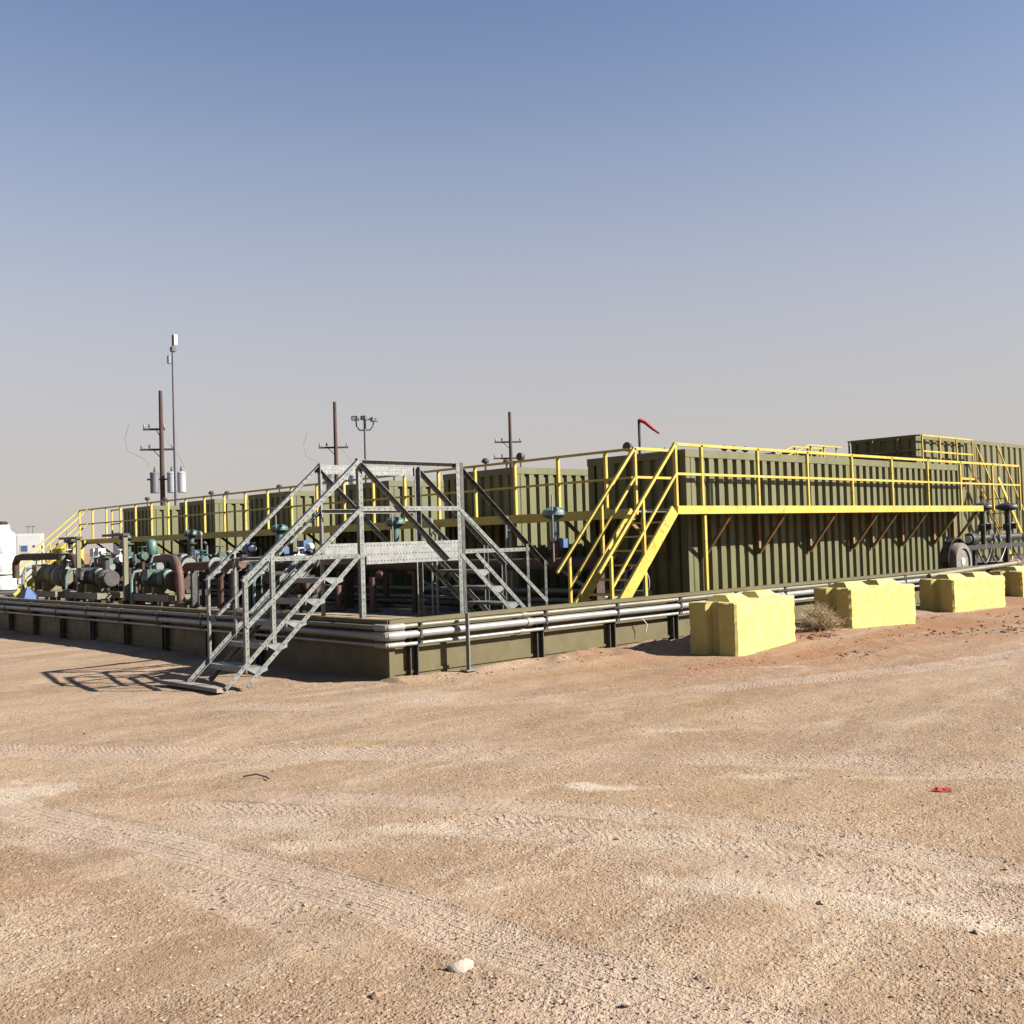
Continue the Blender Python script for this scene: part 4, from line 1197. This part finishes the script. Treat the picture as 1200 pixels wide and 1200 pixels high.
# rusty elbow pipe
t = thing("elbow_pipe", (2.5, 11.2, .2), "thick rusty pipe bending down in an elbow left of the grey stair", "pipe")
mb = MB(); mb.tube([(2.9, 13.2, 1.42), (2.75, 12.3, 1.45), (2.62, 11.7, 1.43), (2.53, 11.35, 1.3), (2.5, 11.2, 1.05), (2.5, 11.17, .5)], .085, 14); mb.build("pipe", RUST_PINK, t)
mb = MB(); mb.tube([(2.5, 11.17, .2), (2.5, 11.17, .5)], .135, 14); mb.lathe((2.5, 11.17, .47), (0, 0, 1), [(.2, 0), (.2, .05)], 16); mb.build("flange_base", BLACK, t)
t = thing("branch_pipe", (3.3, 11.2, .2), "rusty horizontal branch pipe with flanges beside the elbow pipe", "pipe")
mb = MB(); mb.tube([(3.2, 12.6, 1.22), (3.3, 9.9, 1.28)], .1, 12); mb.build("pipe", RUST_PINK, t)
for y in (12.3, 11.0, 10.5):
    mb = MB(); mb.lathe((3.26, y, 1.25), (0, 1, 0), [(.18, 0), (.18, .05)], 16); mb.build("flange", GALV_PLAIN, t)
for y in (12.1, 10.2):
    mb = MB(); mb.span((3.2, y - .05, .2), (3.32, y + .05, 1.14)); mb.build("leg", DARKSTEEL, t)
for i, (x, y, lab) in enumerate(((2.8, 14.75, "pale olive steel post standing behind the shaded wall"), (3.0, 18.3, "pale olive steel post beside the large olive motor"))):
    t = thing("support_stand", (x, y, .2), lab, "stand", "olive stands behind the shaded wall")
    MB().bar((x, y, .2), (x, y, 2.0), .10, .10).build("upright", OLIVE_PALE, t)
    MB().bar((x - .0, y - .1, 2.03), (x, y + 1.2, 2.03), .16, .06).build("arm", DARKSTEEL, t)
    MB().box((x, y, .32), (.26, .26, .24)).build("base", BLACK, t)
# small fittings: vertical gauges, risers and boxes round the pumps
fit = [(4.9, 18.0, "teal"), (4.7, 19.3, "teal"), (5.0, 15.2, "grey"), (5.0, 22.3, "white"), (4.8, 21.4, "white"), (5.2, 13.1, "blue"), (5.0, 10.2, "blue"), (5.2, 5.9, "grey"), (6.0, 4.6, "grey")]
cnt = {}
FITL = {"teal": ["teal vertical motor among the pumps behind the shaded wall", "teal vertical motor a little left of its twin among the pumps"],
        "grey": ["grey gauge riser beside the teal valve at left", "grey gauge riser under the catwalk behind the landing", "grey gauge riser near the yellow stair"],
        "white": ["white junction box behind the black motor", "white junction box left of its twin behind the black motor"],
        "blue": ["blue valve actuator box behind the stair handrail", "blue and white actuator box under the catwalk behind the landing"]}
for x, y, c in fit:
    i = cnt.get(c, 0); cnt[c] = i + 1
    mm = {"teal": TEAL, "grey": GALV_PLAIN, "white": WHITE, "blue": BLUE}[c]
    t = thing({"teal": "vertical_motor", "grey": "gauge_riser", "white": "junction_box", "blue": "actuator_box"}[c], (x, y, .2), FITL[c][i], {"teal": "motor", "grey": "gauge", "white": "box", "blue": "box"}[c])
    if c == "teal":
        MB().lathe((x, y, 1.5), (0, 0, 1), [(.13, 0), (.15, .04), (.15, .36), (.1, .42), (.04, .44)], 16).build("motor", mm, t)
        MB().tube([(x, y, .2), (x, y, 1.5)], .09, 10).build("stem", RUST, t)
    elif c == "grey":
        MB().tube([(x, y, .2), (x, y, 2.0)], .022, 8).build("riser", mm, t)
        mb = MB(); mb.lathe((x - .03, y, 2.0), (-1, -.3, 0), [(.09, 0), (.09, .05), (.08, .055)], 14); mb.build("gauge", mm, t); MB().lathe((x, y, 1.3), (0, 0, 1), [(.06, 0), (.06, .14)], 10).build("collar", mm, t)
        MB().tube([(x + .2, y + .1, .2), (x + .2, y + .1, 1.75), (x + .1, y + .05, 1.8)], .03, 8).build("branch_tube", mm, t)
    else:
        MB().box((x, y, 1.62), (.22, .28, .24)).build("housing", mm, t)
        MB().lathe((x - .1, y - .3, 1.6), (0, -1, 0), [(.07, 0), (.08, .03), (.08, .14), (.05, .18)], 14).build("cap", WHITE, t)
        MB().tube([(x, y, .2), (x, y, 1.5)], .05, 8).build("stem", GALV_PLAIN, t)
# handwheel valves crowding the pump area
g = random.Random(12)
for i in range(16):
    y = 9.4 + .95 * i; x = 4.0 + g.uniform(-.5, 1.3); h = g.uniform(1.15, 1.75)
    c = [WHITE, TEAL, GALV_PLAIN, GREEN][i % 4]; cn = ["white", "teal", "grey", "dark green"][i % 4]
    t = thing("handwheel_valve", (x, y, .2), cn + " handwheel valve among the pumps behind the shaded wall", "valve", cn + " handwheel valves among the pumps")
    MB().tube([(x, y, .2), (x, y, h - .25)], .05, 8).build("riser", RUST if i % 3 else DARKSTEEL, t)
    mb = MB(); mb.lathe((x, y, h - .3), (0, 0, 1), [(.11, 0), (.11, .03), (.07, .05), (.09, .14), (.05, .2), (.02, .22), (.02, .34)], 12); mb.lathe((x, y - .16, h - .2), (0, 1, 0), [(.1, 0), (.1, .03), (.06, .04), (.06, .28), (.1, .29), (.1, .32)], 12)
    mb.build("body", c, t)
    mb = MB(); mb.tube([(x + .1 * math.cos(a), y + .1 * math.sin(a), h + .03) for a in [k * 6.2832 / 10 for k in range(11)]], .014, 5, False); mb.bar((x - .1, y, h + .03), (x + .1, y, h + .03), .015, .012); mb.build("handwheel", c, t)
# small-bore black piping standing among the pumps
g = random.Random(77)
for i in range(14):
    y = 9.8 + 1.05 * i; x = 3.9 + g.uniform(-.2, .9); z = g.uniform(.7, 1.25)
    t = thing("pipe_spool", (x, y, .2), "black flanged pipe spool standing among the pumps", "pipe", "black pipe spools among the pumps")
    mb = MB(); mb.tube([(x, y, .2), (x, y, z - .1), (x + .03, y + .03, z), (x + .1, y + .12, z + .05), (x + .1, y + .7, z + .05)], .055, 8); mb.build("pipe", BLACK if i % 3 else RUST, t)
    for dy in (.3, .62):
        MB().lathe((x + .1, y + dy, z + .05), (0, 1, 0), [(.11, 0), (.11, .05)], 10).build("flange", DARKSTEEL, t)
    MB().box((x + .1, y + .45, z + .2), (.12, .16, .22)).build("actuator", BLACK if i % 2 else GREEN, t)
# fine conduits and tie rods among the pumps
g = random.Random(5)
for i in range(12):
    y = 10.5 + 1.15 * i; x = 3.6 + g.uniform(-.3, 1.2)
    z1 = g.uniform(.9, 1.5)
    mb = MB(); mb.tube([(x, y, .2), (x, y, z1), (x - .05, y - .05, z1 + .06), (x - .1, y - .5, z1 + .06), (x - .1, y - .9, z1 + .02)], .022, 6)
    o_ = mb.build("conduit_pipe", g.choice([GALV_PLAIN, PIPE_GREY, TEAL_PALE]))
    tag(o_, "thin bent conduit among the pumps behind the shaded wall", "conduit", "thin conduits among the pumps")
# hoses between tank ends and header
for k in range(6):
    y = TY + TP * k + 1.2
    for j in range(2):
        yy = y + .5 * j - .2; sag = .35 + .2 * j
        mb = MB(); pts = []
        for i in range(13):
            u = i / 12; pts.append((7.5 - 1.9 * u, yy + .5 * math.sin(3.0 * u) * (1 - 2 * j), .95 + .2 * u - sag * math.sin(math.pi * u)))
        mb.tube(pts, .035, 8)
        tag(mb.build("hose", HOSE if j else RUBBER), "sagging hose from a tank end down to the header pipe", "hose", "hoses between the tank ends and the header pipe")
mb = MB(); mb.tube([(6.9 + .004 * k, 2.25 + (.2 + .003 * k) * math.cos(k * 6.283 / 20), .78 + (.24 + .002 * k) * math.sin(k * 6.283 / 20)) for k in range(44)], .016, 6)
tag(mb.build("coiled_hose", HOSE), "loose loop of grey hose hanging behind the yellow stair", "hose")

# white poly tank, cabinet and blue jug at the far left
t = thing("poly_tank", (6.0, 34.6, .2), "white plastic vertical tank with a black lid at the left edge", "tank")
MB().lathe((6.0, 34.6, .25), (0, 0, 1), [(.53, 0), (.55, .04), (.55, .7), (.535, .72), (.55, .74), (.55, 1.4), (.535, 1.42), (.55, 1.44), (.55, 2.1), (.5, 2.26), (.36, 2.36), (.33, 2.42), (.32, 2.6)], 28).build("body", WHITE, t)
MB().lathe((6.0, 34.6, 2.86), (0, 0, 1), [(.24, 0), (.25, .02), (.25, .1), (.2, .13)], 18).build("lid", BLACK, t)
MB().lathe((6.0, 34.6, .82), (0, 0, 1), [(.57, 0), (.57, .06)], 28).build("band", DARKSTEEL, t)
t = thing("equipment_cabinet", (8.26, 38.1, .2), "white equipment cabinet with a blue emblem beside the white tank", "cabinet")
RC = Matrix.Rotation(math.radians(62), 3, 'Z')
mb = MB(); mb.box((8.26, 38.1, 1.42), (.68, 1.02, 2.26), RC); mb.build("body", WHITE, t)
q = V((8.26, 38.1, .1)); f_ = RC @ V((-1, 0, 0)); s_ = RC @ V((0, -1, 0))
mb = MB(); mb.box(q + f_ * .352 + V((0, 0, 1.32)), (.03, .93, 2.12), RC); mb.build("door", WHITE, t)
mb = MB(); mb.box(q + f_ * .372 - s_ * .18 + V((0, 0, 1.78)), (.008, .36, .36), RC); sg = mb.build("sign", CREAM, t)
mb = MB(); mb.box(q + f_ * .382 - s_ * .18 + V((0, 0, 1.8)), (.008, .25, .25), RC); mb.build("emblem", BLUE, sg)
mb = MB(); mb.box(q + f_ * .38 + s_ * .22 + V((0, 0, 1.9)), (.02, .07, .07), RC); mb.build("latch", DARKSTEEL, t)
mb = MB(); mb.box(q - s_ * .58 + V((0, 0, 1.2)), (.2, .09, 1.9), RC); mb.build("side_channel", DARKSTEEL, t)
t = thing("yellow_drum", (6.4, 29.3, .2), "yellow machine casing behind the far left yellow stair", "machine")
MB().lathe((6.6, 29.0, 1.0), (0, 0, 1), [(.5, 0), (.55, .05), (.55, .8), (.4, .95)], 18).build("casing", YELLOW, t)
MB().span((6.3, 28.7, .2), (6.9, 29.3, 1.0)).build("stand", DARKSTEEL, t)
mb = MB(); n = 0
mb.v += [V(p) for p in ((1.5, 18.2, .2), (2.1, 18.1, .2), (2.3, 19.2, .2), (1.6, 19.3, .2), (1.75, 18.5, .80), (2.0, 18.75, .62), (1.62, 18.8, .55))]
for q in ((0, 1, 4), (1, 5, 4), (1, 2, 5), (2, 3, 6), (2, 6, 5), (5, 6, 4), (3, 0, 6), (0, 4, 6), (3, 2, 1, 0)): mb.face(list(q))
tag(recalc(mb.build("blue_tarp", BLUE)), "small blue tarp bundle just inside the shaded wall at left", "tarp")
t = thing("utility_trailer", (20, 44, 0), "long white low trailer far behind the left end of the catwalk", "trailer")
MB().span((22, 60.5, 1.0), (25.2, 63, 3.0)).build("body", WHITE, t)
for y in (61.0, 62.5):
    MB().lathe((22.0, y, .5), (-1, 0, 0), [(.3, 0), (.5, .02), (.5, .25), (.3, .27)], 18).build("wheel", RUBBER, t)
t.location = (23, 61.7, 0)
for ch in t.children: ch.location = -(V((23, 61.7, 0)) - V((20, 44, 0)))


# ------------------------------------------------------------------ poles
def utility_pole(x, y, ztop, label, ang, bank=False, r=.16, arms=((-1.6, 2.2, .9), (-3.4, 2.4, 1.1)), lean=.0):
    t = thing("utility_pole", (x, y, 0), label, "utility pole", "wooden utility poles behind the tanks")
    lx, ly = cr.x * lean, cr.y * lean
    top = V((x + lx * ztop, y + ly * ztop, ztop)); base = V((x, y, -.5))
    ax = lambda z: base.lerp(top, (z + .5) / (ztop + .5))
    MB().tube([base, ax(ztop * .5), top], [r * 1.25, r * 1.1, r * .85], 12).build("pole", WOODPOLE, t)
    a = V((math.cos(ang), math.sin(ang), 0)); b = V((-a.y, a.x, 0))
    for dz, L_, asym in arms:
        c = ax(ztop + dz) + b * (r + .06)
        p = MB().bar(c - a * L_ * asym / 2, c + a * L_ * (2 - asym) / 2, .1, .12).build("crossarm", WOODPOLE, t)
        for s_ in (-.92, -.45, .9):
            q = c + a * (L_ / 2 * s_ - L_ * (asym - 1) / 2)
            MB().lathe(q + V((0, 0, .06)), (0, 0, 1), [(.02, 0), (.03, .06), (.07, .1), (.05, .2), (.03, .26)], 10).build("insulator", GREYPOLE, p)
        MB().bar(c - a * L_ * .25 + V((0, 0, -.05)), ax(ztop + dz - .6), .03, .04).build("arm_brace", DARKSTEEL, p)
    if bank:
        c = ax(ztop - 6.3)
        for i, (s_, mm) in enumerate(((-.44, GREYPOLE), (.56, XFMR), (1.13, XFMR))):
            q = c + a * s_ + b * -.1
            p = MB().lathe(q, (0, 0, 1), [(.24, 0), (.27, .03), (.27, 1.15), (.29, 1.16), (.29, 1.22), (.2, 1.3)], 18).build("transformer", mm, t)
            MB().lathe(q + V((0, 0, 1.28)), (0, 0, 1), [(.05, 0), (.07, .1), (.05, .2), (.03, .34)], 8).build("bushing", DARKSTEEL, p)
        MB().bar(c - a * .9 + V((0, 0, .85)), c + a * 1.35 + V((0, 0, .85)), .08, .1).build("transformer_bracket", DARKSTEEL, t)
        k1 = c - a * 1.9 + V((0, 0, 4.2)); 
        mb = MB(); mb.tube([k1, k1 - a * .25 + V((0, 0, -.8)), k1 - a * .1 + V((0, 0, -1.6)), c - a * 1.0 + V((0, 0, 2.1)), c - a * .75 + V((0, 0, 1.6))], .010, 5); mb.build("drop_wire", DARKSTEEL, t)
        mb = MB(); mb.tube([c + a * .3 + V((0, 0, 3.2)), c + a * 1.0 + V((0, 0, 2.3)), c + a * 1.3 + V((0, 0, 1.6))], .010, 5); mb.build("drop_wire", DARKSTEEL, t)
    return t


AN = math.radians(-33)
utility_pole(20.33, 51.12, 11.45, "leftmost brown utility pole, with transformers on it", AN, True, .135, ((-2.35, 1.3, 1.7), (-3.6, 2.0, 1.3)), .0)
utility_pole(32.06, 49.76, 11.4, "middle brown utility pole, rising behind the grey stair", AN, True, .135, ((-3.1, 2.0, 1.15), (-4.7, 2.0, 1.2)), .0)
utility_pole(46.91, 48.22, 11.45, "dark utility pole with two crossarms, right of the grey stair", AN, False, .135, ((-2.3, 2.1, 1.15), (-3.55, 2.4, 1.1)), .0)

t = thing("antenna_mast", (12.45, 32.5, .2), "slim grey mast with white antennas, tallest in the yard", "mast")
MB().tube([(12.45, 32.5, .2), (12.45, 32.5, 6), (12.45, 32.5, 10.3)], [.085, .07, .05], 12).build("pole", GREYPOLE, t)
MB().tube([(12.45, 32.5, 10.3), (12.45, 32.5, 10.95)], .03, 8).build("tip", GREYPOLE, t)
q = V((12.45, 32.5, 0))
MB().box(q - rh * .12 + V((0, 0, 9.85)), (.2, .16, .34)).build("antenna", GREYPOLE, t)
MB().box(q + rh * .12 + V((0, 0, 10.7)), (.14, .12, .45)).build("antenna", WHITE, t)
MB().box(q + rh * .02 + V((0, 0, 10.3)), (.2, .2, .2)).build("radio_box", DARKSTEEL, t)

t = thing("light_pole", (21.4, 31.1, .2), "grey pole carrying three floodlights behind the landing", "lamp")
q = V((21.4, 31.1, 0))
MB().tube([q + V((0, 0, .2)), q + V((0, 0, 7.75))], [.09, .06], 10).build("pole", GREYPOLE, t)
MB().tube([q - rh * .42 + V((0, 0, 7.6)), q - rh * .4 + V((0, 0, 7.3)), q - rh * .25 + V((0, 0, 7.1)), q + rh * .25 + V((0, 0, 7.1)), q + rh * .4 + V((0, 0, 7.3)), q + rh * .42 + V((0, 0, 7.55))], .035, 8).build("arm", GREYPOLE, t)
for i, (s_, dy) in enumerate(((-.45, 0), (.02, 0), (.48, -.08))):
    RR = Matrix.Rotation(math.radians(40 - 25 * i), 3, 'Z')
    h = MB().box(q + rh * s_ + V((0, 0, 7.68 + dy)), (.34, .3, .2), RR).build("floodlight", GREYPOLE, t)
    MB().box(q + rh * s_ - fh * .16 + V((0, 0, 7.66 + dy)), (.03, .24, .14), Matrix.Rotation(yaw, 3, 'Z')).build("lens", LAMPGLASS, h)

# windsock and lamp on the second tank roof
t = thing("windsock", (13.28, 7.3, TZ1), "limp red windsock on a short dark pole above the tank roof", "windsock")
q = V((13.28, 7.3, 0))
MB().tube([q + V((0, 0, 3.1)), q + V((0, 0, 4.62))], .035, 8).build("pole", WOODPOLE, t)
d = rh * .52 + V((0, 0, -.34))
MB().tube([q + V((0, 0, 4.62)), q + V((0, 0, 4.62)) + d * .3 + V((0, 0, .03)), q + V((0, 0, 4.6)) + d * .65, q + V((0, 0, 4.58)) + d], [.055, .05, .04, .025], 10).build("sock", RED, t)
MB().tube([q - rh * .15 + V((0, 0, 3.25)), q + rh * .3 + V((0, 0, 3.27))], .02, 6).build("bracket", DARKSTEEL, t)
t = thing("roof_lamp", (12.6, 7.6, TZ1), "dark round floodlight on the tank roof left of the windsock", "lamp")
q = V((12.5, 7.45, -.1)) + rh * .36
MB().tube([q + V((0, 0, 3.1)), q + V((0, 0, 3.85))], .035, 8).build("stem", GREYPOLE, t)
MB().lathe(q + V((0, 0, 3.98)) - rh * .05, rh * -.6 - fh * .7 + V((0, 0, .1)), [(.06, -.12), (.11, -.07), (.125, .05), (.115, .06)], 16).build("head", DARKSTEEL, t)
t = thing("roof_lamp", (14.4, 11.9, TZ1), "dark round floodlight on the third tank's roof, left of the pole with two crossarms", "lamp")
q = V((9.3, 7.6, 0))
t.location = (9.3, 7.6, TZ1)
MB().tube([q + V((0, 0, 3.1)), q + V((0, 0, 3.5))], .025, 8).build("stem", GREYPOLE, t)
MB().lathe(q + V((0, 0, 3.55)), rh * -.6 - fh * .7 + V((0, 0, .1)), [(.05, -.1), (.085, -.06), (.095, .05), (.09, .06)], 16).build("head", DARKSTEEL, t)

# faint power line poles on the horizon
t = thing("power_pylon", (163, 513, 0), "tiny distant twin pole power line structure on the left horizon", "pylon")
for dx in (-1.1, 1.1):
    p = V((164, 513, 0)) + rh * dx
    MB().tube([p, p + V((0, 0, 16))], .16, 6).build("pole", GREYPOLE, t)
MB().bar(V((164, 513, 15.3)) - rh * 2.6, V((164, 513, 15.3)) + rh * 2.6, .2, .25).build("crossarm", GREYPOLE, t)
